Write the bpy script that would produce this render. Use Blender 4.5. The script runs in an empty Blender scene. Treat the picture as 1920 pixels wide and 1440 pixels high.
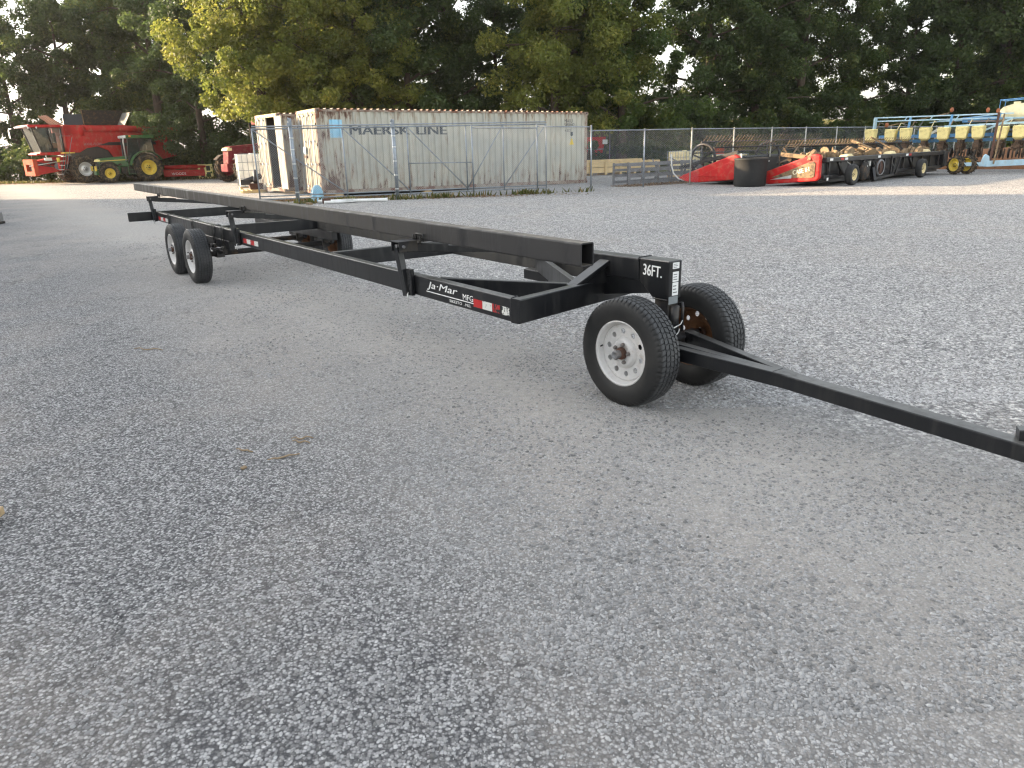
import bpy, bmesh, math, random
import numpy as np
from mathutils import Vector, Matrix
R = math.radians
rnd = random.Random(7)
sc = bpy.context.scene
C = sc.collection

# ------------------------------------------------------------------ camera
CAM_F, CAM_PITCH, CAM_ROLL, CAM_H = 1385.0, 17.887, 1.468, 1.65
def make_camera():
    p, r = R(CAM_PITCH), R(CAM_ROLL)
    F = Vector((0, math.cos(p), -math.sin(p))); R0 = Vector((1, 0, 0)); U0 = R0.cross(F)
    X = R0*math.cos(r) - U0*math.sin(r); Y = R0*math.sin(r) + U0*math.cos(r)
    cd = bpy.data.cameras.new('camera'); co = bpy.data.objects.new('camera', cd); C.objects.link(co)
    m = Matrix.Identity(4)
    for i in range(3):
        m[i][0] = X[i]; m[i][1] = Y[i]; m[i][2] = -F[i]
    m.translation = (0, 0, CAM_H)
    co.matrix_world = m
    cd.sensor_width = 36; cd.lens = CAM_F/1920*36; cd.clip_end = 2000; cd.clip_start = .05
    sc.camera = co
make_camera()

# ------------------------------------------------------------------ light
SUN_AZ = Vector((-.955, .295)); SUN_EL = 13.0
def make_light():
    w = bpy.data.worlds.new('World'); sc.world = w; w.use_nodes = True
    nt = w.node_tree; nt.nodes.clear()
    sky = nt.nodes.new('ShaderNodeTexSky'); sky.sky_type = 'NISHITA'; sky.sun_disc = False
    sky.sun_elevation = R(SUN_EL)
    sky.sun_rotation = math.atan2(SUN_AZ.x, SUN_AZ.y)
    sky.air_density = 1.3; sky.dust_density = 3.0; sky.ozone_density = 1.6
    bg = nt.nodes.new('ShaderNodeBackground'); bg.inputs['Strength'].default_value = .15
    out = nt.nodes.new('ShaderNodeOutputWorld')
    bw = nt.nodes.new('ShaderNodeRGBToBW'); nt.links.new(sky.outputs[0], bw.inputs[0])
    mx = nt.nodes.new('ShaderNodeMix'); mx.data_type = 'RGBA'; mx.inputs[0].default_value = .76   # thin even haze whitens the sky
    nt.links.new(sky.outputs[0], mx.inputs[6]); nt.links.new(bw.outputs[0], mx.inputs[7])
    nt.links.new(mx.outputs[2], bg.inputs['Color']); nt.links.new(bg.outputs[0], out.inputs['Surface'])
    ld = bpy.data.lights.new('sun', 'SUN'); ld.energy = 3.3; ld.angle = R(.6); ld.color = (1, .75, .48)
    lo = bpy.data.objects.new('sun', ld); C.objects.link(lo)
    e = R(SUN_EL); a = SUN_AZ.normalized()
    to = Vector((a.x*math.cos(e), a.y*math.cos(e), math.sin(e)))
    lo.rotation_euler = to.to_track_quat('Z', 'Y').to_euler(); lo.location = (-30, 0, 30)
make_light()
sc.view_settings.view_transform = 'Standard'; sc.view_settings.look = 'None'
sc.view_settings.gamma = 1; sc.view_settings.use_curve_mapping = False
sc.view_settings.exposure = 2.52
sc.cycles.use_denoising = True
sc.cycles.filter_width = 1.25
sc.cycles.max_bounces = 5; sc.cycles.diffuse_bounces = 3; sc.cycles.sample_clamp_indirect = 4.0
sc.cycles.denoising_prefilter = 'ACCURATE'

# ------------------------------------------------------------------ materials
MATS = {}
def L(nt, a, b): nt.links.new(a, b)
def newmat(name):
    m = bpy.data.materials.new(name); m.use_nodes = True
    nt = m.node_tree; b = nt.nodes['Principled BSDF']; MATS[name] = m
    return m, nt, b
def node(nt, t, **kw):
    n = nt.nodes.new(t)
    for k, v in kw.items():
        if k.startswith('i_'):
            key = k[2:]
            n.inputs[int(key) if key.isdigit() else key.replace('_', ' ')].default_value = v
        else: setattr(n, k, v)
    return n
def rgba(c): return (c[0], c[1], c[2], 1)
def mixc(nt, fac, a, b, mode='MIX'):
    n = nt.nodes.new('ShaderNodeMix'); n.data_type = 'RGBA'; n.blend_type = mode
    for sock, v in ((n.inputs[0], fac), (n.inputs[6], a), (n.inputs[7], b)):
        if isinstance(v, (int, float)): sock.default_value = v
        elif isinstance(v, tuple): sock.default_value = rgba(v)
        else: L(nt, v, sock)
    return n.outputs[2]
def maprange(nt, v, a, b, c=0., d=1.):
    n = nt.nodes.new('ShaderNodeMapRange'); L(nt, v, n.inputs[0])
    for i, x in enumerate((a, b, c, d)): n.inputs[i+1].default_value = x
    return n.outputs[0]
def math_(nt, op, a, b=None):
    n = nt.nodes.new('ShaderNodeMath'); n.operation = op
    for i, v in enumerate((a, b)):
        if v is None: continue
        if isinstance(v, (int, float)): n.inputs[i].default_value = v
        else: L(nt, v, n.inputs[i])
    return n.outputs[0]
def coords(nt, scale=(1, 1, 1), kind='Object'):
    tc = nt.nodes.new('ShaderNodeTexCoord'); mp = nt.nodes.new('ShaderNodeMapping')
    mp.inputs['Scale'].default_value = scale; L(nt, tc.outputs[kind], mp.inputs[0])
    return mp.outputs[0]
def noise(nt, vec, scale, detail=4, rough=.55):
    n = nt.nodes.new('ShaderNodeTexNoise'); L(nt, vec, n.inputs['Vector'])
    n.inputs['Scale'].default_value = scale; n.inputs['Detail'].default_value = detail
    n.inputs['Roughness'].default_value = rough
    return n.outputs['Fac']
def bump(nt, b, h, strength=.3, dist=.01):
    n = nt.nodes.new('ShaderNodeBump'); n.inputs['Strength'].default_value = strength
    n.inputs['Distance'].default_value = dist; L(nt, h, n.inputs['Height']); L(nt, n.outputs[0], b.inputs['Normal'])

def paint(name, col, rough=.5, dirt=None, amount=.5, dscale=3., streak=(1, 1, 1), var=.18, metal=0., bmp=.08, thr=.5):
    """painted or plain surface with wear: slow tone variation and patches of dirt or rust"""
    m, nt, b = newmat(name)
    v = coords(nt); vs = coords(nt, streak)
    n1 = noise(nt, v, 2.2, 5); n2 = noise(nt, v, 45, 3)
    base = mixc(nt, maprange(nt, n1, .3, .7), tuple(c*(1-var) for c in col), tuple(min(1, c*(1+var)) for c in col))
    base = mixc(nt, maprange(nt, n2, .35, .75, 0, .35), base, tuple(c*.75 for c in col))
    b.inputs['Roughness'].default_value = rough; b.inputs['Metallic'].default_value = metal
    if dirt:
        nd = noise(nt, vs, dscale, 7, .68)
        f = maprange(nt, nd, thr, thr+.14, 0, amount)
        base = mixc(nt, f, base, dirt)
        r = maprange(nt, f, 0, 1, rough, min(1, rough+.35)); L(nt, r, b.inputs['Roughness'])
    L(nt, base, b.inputs['Base Color'])
    bump(nt, b, n2, bmp, .004)
    return m
def top_dust_light(name, dust, amount=.7, xr=None):  # settled dust plus sky light on upward faces, put into the base colour
    m = MATS[name]; nt = m.node_tree; b = nt.nodes['Principled BSDF']
    src = b.inputs['Base Color'].links[0].from_socket
    g = nt.nodes.new('ShaderNodeNewGeometry'); sp = nt.nodes.new('ShaderNodeSeparateXYZ'); L(nt, g.outputs['Normal'], sp.inputs[0])
    f = maprange(nt, sp.outputs[2], .75, .95, 0, amount)
    f = math_(nt, 'MULTIPLY', f, maprange(nt, noise(nt, coords(nt), 5, 5), .3, .6, .45, 1))
    col = mixc(nt, f, src, dust)
    L(nt, col, b.inputs['Base Color'])
def plain(name, col, rough=.5, metal=0., trans=0.):
    m, nt, b = newmat(name)
    b.inputs['Base Color'].default_value = rgba(col); b.inputs['Roughness'].default_value = rough
    b.inputs['Metallic'].default_value = metal
    if trans: b.inputs['Transmission Weight'].default_value = trans
    return m

paint('black_paint', (.008, .0085, .01), .3, (.03, .028, .026), .42, 2.4, (6, 6, .8), .25)
paint('dusty_black', (.02, .019, .018), .45, (.055, .05, .042), .75, 1.6, (9, 9, .6), .3, thr=.45)
paint('black_steel', (.014, .014, .016), .4, (.07, .055, .04), .6, 5, (1, 1, 1), .2)
top_dust_light('black_paint', (.13, .125, .115), .6); top_dust_light('dusty_black', (.16, .15, .13), .75)
paint('beam_paint', (.01, .01, .011), .36, (.055, .048, .04), .85, 1.3, (7, 9, .5), .25, thr=.36)
def beam_fade():
    m = MATS['beam_paint']; nt = m.node_tree; b = nt.nodes['Principled BSDF']; src = b.inputs['Base Color'].links[0].from_socket
    sp = nt.nodes.new('ShaderNodeSeparateXYZ'); L(nt, coords(nt), sp.inputs[0])
    L(nt, mixc(nt, maprange(nt, sp.outputs[0], 5.5, 8.6, 0, .85), src, (.012, .012, .014)), b.inputs['Base Color'])
beam_fade(); top_dust_light('beam_paint', (.2, .17, .13), .75)
paint('white_rim', (.62, .6, .58), .35, (.28, .2, .14), .55, 9, (1, 1, 1), .06, thr=.56)
paint('rusty_rim', (.19, .085, .035), .6, (.03, .02, .014), .6, 14, (1, 1, 1), .3)
paint('rust', (.09, .042, .027), .85, (.05, .03, .022), .8, 14)
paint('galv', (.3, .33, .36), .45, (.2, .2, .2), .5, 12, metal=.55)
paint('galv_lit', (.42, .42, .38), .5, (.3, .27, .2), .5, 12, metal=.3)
paint('wire', (.33, .35, .37), .5, metal=.5)
paint('white_panel', (.68, .66, .6), .5, (.25, .12, .06), .7, 3.2, (2.2, 2.2, .9), .08, thr=.54)
paint('interior_dark', (.08, .07, .06), .8)
paint('combine_red', (.42, .016, .014), .35, (.3, .18, .11), .35, 4, (1, 1, .6), .15)
paint('header_red', (.5, .015, .015), .32, (.35, .2, .12), .3, 4)
paint('faded_red', (.38, .06, .028), .5, (.22, .11, .05), .5, 4)
paint('maroon', (.16, .02, .028), .4, (.3, .2, .15), .35, 4)
paint('green_paint', (.02, .11, .025), .35, (.15, .12, .06), .4, 5)
paint('yellow_paint', (.72, .52, .06), .4, (.35, .24, .1), .4, 7)
paint('pale_yellow', (.85, .72, .32), .5, (.4, .3, .15), .55, 6, thr=.53)
paint('cream', (.78, .66, .38), .55, (.45, .33, .18), .4, 6)
paint('blue_paint', (.1, .3, .56), .45, (.4, .36, .3), .45, 8, thr=.52)
paint('light_blue', (.4, .58, .68), .45, (.45, .42, .36), .4, 8)
paint('hdpe', (.82, .82, .76), .5, (.5, .48, .4), .25, 3)
paint('tank_cream', (.8, .7, .42), .45, (.5, .4, .22), .4, 3)
paint('steel_grey', (.2, .2, .205), .5, (.12, .08, .05), .5, 5, metal=.2)
paint('bright_steel', (.62, .62, .6), .35, (.3, .25, .2), .3, 8, metal=.5)
paint('dusty_part', (.25, .17, .09), .8, (.08, .06, .045), .85, 5, thr=.48)
paint('dark_part', (.035, .033, .032), .6, (.16, .1, .055), .6, 6)
paint('soil_part', (.1, .06, .035), .9, (.02, .018, .016), .85, 7, thr=.47)
paint('grain_yellow', (.62, .45, .22), .6, (.4, .26, .1), .4, 2, (1, 6, 6))
paint('lumber', (.5, .36, .2), .8, (.28, .2, .12), .5, 3, (1, 8, 8))
paint('rubber', (.018, .018, .018), .75, (.045, .043, .04), .5, 6, bmp=.2)
def tyremat():
    m, nt, b = newmat('tyre_rubber')
    v = coords(nt); sp = nt.nodes.new('ShaderNodeSeparateXYZ'); L(nt, v, sp.inputs[0])
    rr = math_(nt, 'SQRT', math_(nt, 'ADD', math_(nt, 'POWER', sp.outputs[0], 2), math_(nt, 'POWER', sp.outputs[2], 2)))
    tread = maprange(nt, rr, .3475, .352)
    n = noise(nt, v, 6, 6, .65)
    side = mixc(nt, maprange(nt, n, .42, .7, 0, .55), (.009, .009, .009), (.035, .032, .029))
    side = mixc(nt, maprange(nt, rr, .26, .22, 0, .5), side, (.03, .028, .025))
    tr = mixc(nt, maprange(nt, n, .35, .65), (.03, .031, .033), (.06, .06, .061))
    L(nt, mixc(nt, tread, side, tr), b.inputs['Base Color']); b.inputs['Roughness'].default_value = .62
    bump(nt, b, noise(nt, v, 60, 3), .15, .003)
tyremat()
paint('ag_rubber', (.03, .028, .026), .85, (.2, .14, .08), .75, 7, thr=.47)
paint('white_paint', (.75, .75, .73), .5, (.4, .38, .35), .3, 8)
paint('marker_rust', (.4, .13, .05), .7, (.2, .08, .04), .7, 9)
paint('orange_paint', (.7, .16, .03), .5)
paint('pvc', (.8, .8, .78), .35, (.5, .47, .4), .3, 3)
paint('shed_metal', (.45, .46, .45), .5)
paint('pale_blue', (.3, .58, .75), .6, (.6, .6, .55), .4, 5)
paint('orange_pvc', (.55, .25, .12), .6)
plain('decal_white', (.75, .75, .73), .5)
plain('decal_yellow', (.75, .55, .05), .5)
plain('letter_grey', (.06, .07, .08), .6)
plain('letter_pale', (.75, .7, .5), .5)
plain('tape_red', (.45, .02, .02), .35)
plain('lamp_orange', (.8, .25, .03), .3)
plain('plate_grey', (.22, .24, .25), .5, .3)
paint('straw', (.3, .22, .14), .9, (.25, .18, .1), .5, 30)
paint('bark', (.09, .065, .045), .95, (.04, .03, .022), .7, 8, (1, 1, .25), .3, bmp=.6)

# dusty, sun-bleached surfaces hardly shine
for nm, sp, ro in (('combine_red', .25, .6), ('faded_red', .12, .9), ('maroon', .15, .8), ('header_red', .3, .55), ('door_paint', .15, .85), ('container_rail', .15, .85), ('container_paint', .25, .7),
                   ('cream', .15, .8), ('hdpe', .2, .75), ('white_paint', .2, .75), ('pale_yellow', .2, .7), ('ag_rubber', .15, .9), ('dark_part', .2, .8), ('galv_lit', .3, .6)):
    if nm in MATS:
        b_ = MATS[nm].node_tree.nodes['Principled BSDF']; b_.inputs['Specular IOR Level'].default_value = sp
        for l_ in list(b_.inputs['Roughness'].links): MATS[nm].node_tree.links.remove(l_)
        b_.inputs['Roughness'].default_value = ro
def decal_worn(name, col, thr):
    m, nt, b = newmat(name)
    n = noise(nt, coords(nt), 38, 6, .7)
    L(nt, mixc(nt, maprange(nt, n, thr, thr+.03), col, (.02, .02, .022)), b.inputs['Base Color'])
    b.inputs['Roughness'].default_value = .45
decal_worn('tape_white', (.62, .62, .58), .58)
decal_worn('tape_worn_white', (.62, .62, .58), .5)
decal_worn('tape_worn_red', (.42, .02, .02), .5)

def glassmat():
    m, nt, b = newmat('cab_glass')
    b.inputs['Base Color'].default_value = (.03, .04, .035, 1); b.inputs['Roughness'].default_value = .05
    b.inputs['Alpha'].default_value = .78
glassmat()

def containermat():
    m, nt, b = newmat('container_paint')
    v = coords(nt)
    sep = nt.nodes.new('ShaderNodeSeparateXYZ'); L(nt, v, sep.inputs[0])
    vst = coords(nt, (7, 7, .35)); vst2 = coords(nt, (2.2, 2.2, .5))
    n0 = noise(nt, v, 1.3, 5); n1 = noise(nt, vst, 1.6, 6, .65); n2 = noise(nt, vst2, 2.4, 8, .72); nf = noise(nt, v, 60, 3)
    base = mixc(nt, maprange(nt, n0, .3, .7), (.41, .405, .36), (.53, .505, .42))
    base = mixc(nt, maprange(nt, n1, .5, .75, 0, .5), base, (.36, .3, .2))
    low = maprange(nt, sep.outputs[2], 1.5, .1, 0, .13)
    top = maprange(nt, sep.outputs[2], 2.45, 2.9, 0, .1)
    end = maprange(nt, sep.outputs[0], 1.8, .2, 0, .14)
    rustf = math_(nt, 'ADD', math_(nt, 'ADD', n2, low), math_(nt, 'ADD', top, end))
    thin = maprange(nt, rustf, .56, .7, 0, .55)
    base = mixc(nt, thin, base, (.3, .2, .12))
    core = maprange(nt, rustf, .67, .735, 0, .85)
    base = mixc(nt, core, base, (.11, .05, .035))
    L(nt, base, b.inputs['Base Color']); b.inputs['Roughness'].default_value = .6
    bump(nt, b, nf, .15, .003)
containermat()
paint('container_rail', (.36, .3, .24), .7, (.16, .06, .035), .9, 3, thr=.45)
paint('door_paint', (.35, .335, .285), .6, (.24, .13, .07), .85, 2.0, (4, 4, .7), .1, thr=.5)

for nm, sp, ro in (('door_paint', .15, .85), ('container_rail', .15, .85), ('container_paint', .25, .7)):
    b_ = MATS[nm].node_tree.nodes['Principled BSDF']; b_.inputs['Specular IOR Level'].default_value = sp
    for l_ in list(b_.inputs['Roughness'].links): MATS[nm].node_tree.links.remove(l_)
    b_.inputs['Roughness'].default_value = ro
def leafmat(name, a, b_, c_):
    m, nt, b = newmat(name)
    at = nt.nodes.new('ShaderNodeAttribute'); at.attribute_name = 'tint'
    cr = nt.nodes.new('ShaderNodeValToRGB'); L(nt, at.outputs['Fac'], cr.inputs[0])
    cr.color_ramp.elements[0].color = rgba(a); cr.color_ramp.elements[1].color = rgba(c_)
    e = cr.color_ramp.elements.new(.6); e.color = rgba(b_)
    L(nt, cr.outputs[0], b.inputs['Base Color']); b.inputs['Roughness'].default_value = .55
    b.inputs['Specular IOR Level'].default_value = .3
    tr = nt.nodes.new('ShaderNodeBsdfTranslucent'); L(nt, cr.outputs[0], tr.inputs['Color'])
    mx = nt.nodes.new('ShaderNodeMixShader'); mx.inputs[0].default_value = .5
    L(nt, b.outputs[0], mx.inputs[1]); L(nt, tr.outputs[0], mx.inputs[2])
    L(nt, mx.outputs[0], nt.nodes['Material Output'].inputs['Surface'])
leafmat('leaf_dark', (.055, .085, .028), (.09, .13, .038), (.2, .22, .06))
leafmat('leaf_mid', (.06, .1, .024), (.11, .155, .034), (.26, .26, .06))
leafmat('leaf_gold', (.12, .15, .03), (.22, .235, .046), (.4, .35, .075))
leafmat('grass_leaf', (.07, .09, .02), (.12, .12, .035), (.3, .22, .1))
leafmat('litter', (.12, .07, .035), (.22, .13, .06), (.4, .27, .14))

def groundmat():
    m, nt, b = newmat('yard_gravel')
    v = coords(nt)
    sep = nt.nodes.new('ShaderNodeSeparateXYZ'); L(nt, v, sep.inputs[0])
    X, Y = sep.outputs[0], sep.outputs[1]
    # warped distance across the lane that runs past the trailer
    wn = noise(nt, v, .55, 5, .6)
    q = math_(nt, 'ADD', math_(nt, 'MULTIPLY', X, .8108), math_(nt, 'MULTIPLY', Y, .5853))
    q = math_(nt, 'ADD', q, math_(nt, 'MULTIPLY', math_(nt, 'SUBTRACT', wn, .5), 1.6))
    chip = maprange(nt, q, 2.9, .9)       # chip seal near the camera
    loose = maprange(nt, q, 3.6, 4.6)       # clean loose stone beyond the trailer
    def vor(scale, feat='F1'):
        n = nt.nodes.new('ShaderNodeTexVoronoi'); n.feature = feat; n.inputs['Scale'].default_value = scale
        L(nt, v, n.inputs['Vector']); return n
    va = vor(88); vb = vor(36); vc = vor(15)
    def cell(vn):
        s = nt.nodes.new('ShaderNodeSeparateColor'); L(nt, vn.outputs['Color'], s.inputs[0]); return s.outputs[0]
    ca, cb, cc = cell(va), cell(vb), cell(vc)
    # chip seal stones
    chipv = mixc(nt, math_(nt, 'POWER', ca, 1.5), (.11, .109, .109), (.54, .535, .53))
    chipv = mixc(nt, maprange(nt, va.outputs['Distance'], .38, .75, 0, .8), chipv, (.055, .055, .06))
    # loose stone
    loosev = mixc(nt, cb, (.2, .2, .2), (.66, .65, .63))
    loosev = mixc(nt, maprange(nt, vb.outputs['Distance'], .4, .75, 0, .8), loosev, (.1, .1, .105))
    # fines with sparse stones
    fine = mixc(nt, noise(nt, v, 130, 3, .7), (.21, .2, .185), (.48, .455, .42))
    fine = mixc(nt, maprange(nt, ca, .6, .75, 0, .6), fine, chipv)
    fine = mixc(nt, .42, fine, (.4, .38, .355)); col = mixc(nt, chip, fine, chipv)
    col = mixc(nt, loose, col, loosev)
    # slow patches: tan dust, darker worn strips, larger mottling that survives at a distance
    tan = noise(nt, coords(nt, (.5, .35, 1)), 1.2, 6, .62)
    col = mixc(nt, maprange(nt, tan, .46, .7, 0, .36), col, (.42, .37, .32))
    big = noise(nt, v, .16, 5, .6)
    col = mixc(nt, maprange(nt, big, .35, .65, .5, 0), col, mixc(nt, 1., col, (.86, .86, .87), 'MULTIPLY'))
    mot = noise(nt, v, 16, 7, .85)
    col = mixc(nt, 1., col, mixc(nt, maprange(nt, mot, .3, .7), (.74, .74, .75), (1.27, 1.26, 1.25)), 'MULTIPLY')
    mc = mixc(nt, cc, (.76, .76, .76), (1.24, 1.23, 1.21)); col = mixc(nt, loose, col, mixc(nt, 1., col, mc, 'MULTIPLY'))
    # cracks in the chip seal
    cr = vor(.75, 'DISTANCE_TO_EDGE')
    wv = nt.nodes.new('ShaderNodeVectorMath'); wv.operation = 'ADD'; L(nt, v, wv.inputs[0])
    nn = nt.nodes.new('ShaderNodeTexNoise'); nn.inputs['Scale'].default_value = 2.5; nn.inputs['Detail'].default_value = 6; L(nt, v, nn.inputs['Vector'])
    ws = nt.nodes.new('ShaderNodeVectorMath'); ws.operation = 'SCALE'; ws.inputs['Scale'].default_value = .8
    L(nt, nn.outputs['Color'], ws.inputs[0]); L(nt, ws.outputs[0], wv.inputs[1]); L(nt, wv.outputs[0], cr.inputs['Vector'])
    crk = math_(nt, 'MULTIPLY', maprange(nt, cr.outputs['Distance'], .016, .004, 0, .45), math_(nt, 'MULTIPLY', chip, maprange(nt, noise(nt, v, .9, 3), .42, .52)))
    col = mixc(nt, crk, col, (.025, .025, .028))
    # organic litter and dust out by the trees
    dist = maprange(nt, Y, 46, 53, 0, .6)
    lit = math_(nt, 'MULTIPLY', dist, maprange(nt, noise(nt, v, 1.4, 6), .4, .65))
    col = mixc(nt, lit, col, (.14, .1, .055))
    L(nt, col, b.inputs['Base Color']); b.inputs['Roughness'].default_value = .9
    b.inputs['Specular IOR Level'].default_value = .25
    h = math_(nt, 'ADD', math_(nt, 'MULTIPLY', va.outputs['Distance'], -.5), math_(nt, 'MULTIPLY', math_(nt, 'MULTIPLY', vb.outputs['Distance'], -1.2), loose))
    h = math_(nt, 'ADD', h, math_(nt, 'MULTIPLY', mot, .7))
    bump(nt, b, h, .9, .014)
groundmat()
def bankmat():
    m, nt, b = newmat('bank_grass')
    v = coords(nt)
    n1 = noise(nt, v, .35, 6, .65); n2 = noise(nt, coords(nt, (1, 2.5, 1)), 9, 5, .7)
    col = mixc(nt, maprange(nt, n1, .35, .65), (.075, .105, .025), (.17, .17, .055))
    col = mixc(nt, maprange(nt, n2, .4, .7, 0, .6), col, (.2, .16, .08))
    L(nt, col, b.inputs['Base Color']); b.inputs['Roughness'].default_value = .95
    bump(nt, b, n2, .8, .08)
bankmat()
paint('mulch', (.28, .13, .06), .95, (.12, .06, .035), .7, 9, bmp=.6)
plain('stone_light', (.38, .38, .38), .9)
plain('stone_dark', (.11, .115, .12), .85)
paint('stone_mix', (.24, .235, .23), .9, (.5, .49, .47), .8, 3)

# ------------------------------------------------------------------ mesh helpers
class MB:
    def __init__(s): s.v = []; s.f = []; s.m = []; s.mats = []; s.cm = 0; s.smooth = False; s.sm = []
    def mat(s, name, smooth=None):
        if name not in s.mats: s.mats.append(name)
        s.cm = s.mats.index(name)
        if smooth is not None: s.smooth = smooth
        return s
    def add(s, vs, fs, smooth=None):
        o = len(s.v); s.v += [tuple(p) for p in vs]
        for f in fs:
            s.f.append(tuple(i+o for i in f)); s.m.append(s.cm); s.sm.append(s.smooth if smooth is None else smooth)
        return s
    def box(s, x0, x1, y0, y1, z0, z1, M=None):
        vs = [(x, y, z) for x in (x0, x1) for y in (y0, y1) for z in (z0, z1)]
        if M is not None: vs = [M @ Vector(p) for p in vs]
        return s.add(vs, [(0, 1, 3, 2), (4, 6, 7, 5), (0, 4, 5, 1), (2, 3, 7, 6), (0, 2, 6, 4), (1, 5, 7, 3)])
    def hexa(s, bot, top):
        """8-corner solid from 4 bottom and 4 top points"""
        return s.add(list(bot)+list(top), [(3, 2, 1, 0), (4, 5, 6, 7), (0, 1, 5, 4), (1, 2, 6, 5), (2, 3, 7, 6), (3, 0, 4, 7)])
    def frame(s, p, q, up):
        p, q = Vector(p), Vector(q); d = (q-p).normalized(); up = Vector(up)
        sd = d.cross(up)
        if sd.length < 1e-4: sd = d.cross(Vector((1, 0, 0)))
        sd.normalize(); u = sd.cross(d).normalized()
        return p, q, sd, u
    def bar(s, p, q, w, h, up=(0, 0, 1), r=0., wall=0.):
        """rectangular tube from p to q; w across, h along up; r rounds the corners; wall leaves the ends open"""
        p, q, sd, u = s.frame(p, q, up)
        def ring(c, w, h, r):
            pts = []
            if r <= 0: pr = [(-w/2, -h/2), (w/2, -h/2), (w/2, h/2), (-w/2, h/2)]
            else:
                pr = []
                for cx, cy, a0 in ((w/2-r, -h/2+r, -90), (w/2-r, h/2-r, 0), (-w/2+r, h/2-r, 90), (-w/2+r, -h/2+r, 180)):
                    for k in range(4):
                        a = R(a0+30*k); pr.append((cx+r*math.cos(a), cy+r*math.sin(a)))
            return [c+sd*a+u*b for a, b in pr]
        A, B = ring(p, w, h, r), ring(q, w, h, r); n = len(A)
        fs = [(i, (i+1) % n, n+(i+1) % n, n+i) for i in range(n)]
        if wall <= 0:
            fs += [tuple(range(n))[::-1], tuple(range(n, 2*n))]
            return s.add(A+B, fs, smooth=False)
        A2, B2 = ring(p, w-2*wall, h-2*wall, max(r-wall, .001) if r > 0 else 0), ring(q, w-2*wall, h-2*wall, max(r-wall, .001) if r > 0 else 0)
        fs += [(2*n+(i+1) % n, 2*n+i, 3*n+i, 3*n+(i+1) % n) for i in range(n)]
        fs += [((i+1) % n, i, 2*n+i, 2*n+(i+1) % n) for i in range(n)]
        fs += [(n+i, n+(i+1) % n, 3*n+(i+1) % n, 3*n+i) for i in range(n)]
        return s.add(A+B+A2+B2, fs, smooth=False)
    def tube(s, pts, r, n=8, caps=True):
        pts = [Vector(p) for p in pts]; rs = r if isinstance(r, (list, tuple)) else [r]*len(pts)
        vs = []; prev = None
        for i, p in enumerate(pts):
            d = (pts[min(i+1, len(pts)-1)]-pts[max(i-1, 0)]).normalized()
            if prev is None:
                a = Vector((0, 0, 1)) if abs(d.z) < .9 else Vector((1, 0, 0)); sd = d.cross(a).normalized()
            else:
                sd = (prev - d*prev.dot(d)).normalized()
            prev = sd; u = sd.cross(d)
            vs += [p+sd*(rs[i]*math.cos(2*math.pi*k/n))+u*(rs[i]*math.sin(2*math.pi*k/n)) for k in range(n)]
        fs = [(i*n+k, i*n+(k+1) % n, (i+1)*n+(k+1) % n, (i+1)*n+k) for i in range(len(pts)-1) for k in range(n)]
        s.add(vs, fs, smooth=n > 4)
        if caps:
            o = len(s.v)-len(vs)
            for t in (tuple(range(n))[::-1], tuple((len(pts)-1)*n+k for k in range(n))):
                s.f.append(tuple(o+i for i in t)); s.m.append(s.cm); s.sm.append(False)
        return s
    def lathe(s, prof, n=32, M=None, axis='Y', closed=False, smooth=True):
        """prof: list of (along axis, radius)"""
        vs = []
        for a, r in prof:
            for k in range(n):
                t = 2*math.pi*k/n; c, d = r*math.cos(t), r*math.sin(t)
                vs.append((c, a, d) if axis == 'Y' else ((a, c, d) if axis == 'X' else (c, d, a)))
        if M is not None: vs = [M @ Vector(p) for p in vs]
        m = len(prof); fs = []
        for i in range(m if closed else m-1):
            j = (i+1) % m
            fs += [(i*n+k, j*n+k, j*n+(k+1) % n, i*n+(k+1) % n) for k in range(n)]
        return s.add(vs, fs, smooth=smooth)
    def prism(s, poly, a, b, axis='Y', M=None):
        """polygon in the plane normal to axis, from a to b"""
        def P(p, t):
            return (p[0], t, p[1]) if axis == 'Y' else ((t, p[0], p[1]) if axis == 'X' else (p[0], p[1], t))
        vs = [P(p, a) for p in poly]+[P(p, b) for p in poly]
        if M is not None: vs = [M @ Vector(p) for p in vs]
        n = len(poly)
        return s.add(vs, [tuple(range(n)), tuple(range(2*n-1, n-1, -1))]+[(i, n+i, n+(i+1) % n, (i+1) % n) for i in range(n)], smooth=False)
    def sphere(s, c, rx, ry, rz, n=16, m=8, jit=0):
        vs = []; c = Vector(c)
        for i in range(m+1):
            th = math.pi*i/m
            for k in range(n):
                ph = 2*math.pi*k/n; j = 1+(rnd.uniform(-jit, jit) if jit else 0)
                vs.append(c+Vector((rx*math.sin(th)*math.cos(ph)*j, ry*math.sin(th)*math.sin(ph)*j, rz*math.cos(th)*j)))
        fs = [(i*n+k, (i+1)*n+k, (i+1)*n+(k+1) % n, i*n+(k+1) % n) for i in range(m) for k in range(n)]
        return s.add(vs, fs, smooth=True)
    def mesh(s, name):
        me = bpy.data.meshes.new(name); me.from_pydata(s.v, [], s.f)
        for n in s.mats: me.materials.append(MATS[n])
        me.polygons.foreach_set('material_index', s.m); me.polygons.foreach_set('use_smooth', s.sm)
        me.validate(); me.update()
        bm = bmesh.new(); bm.from_mesh(me); bmesh.ops.remove_doubles(bm, verts=bm.verts, dist=1e-5)
        bmesh.ops.recalc_face_normals(bm, faces=bm.faces); bm.to_mesh(me); bm.free()
        return me
    def build(s, name, parent=None, bevel=0., M=None):
        o = bpy.data.objects.new(name, s.mesh(name)); C.objects.link(o)
        if parent is not None: o.parent = parent
        if M is not None: o.matrix_local = M
        if bevel:
            md = o.modifiers.new('bevel', 'BEVEL'); md.width = bevel; md.segments = 2; md.limit_method = 'ANGLE'; md.angle_limit = R(40)
        return o

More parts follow.
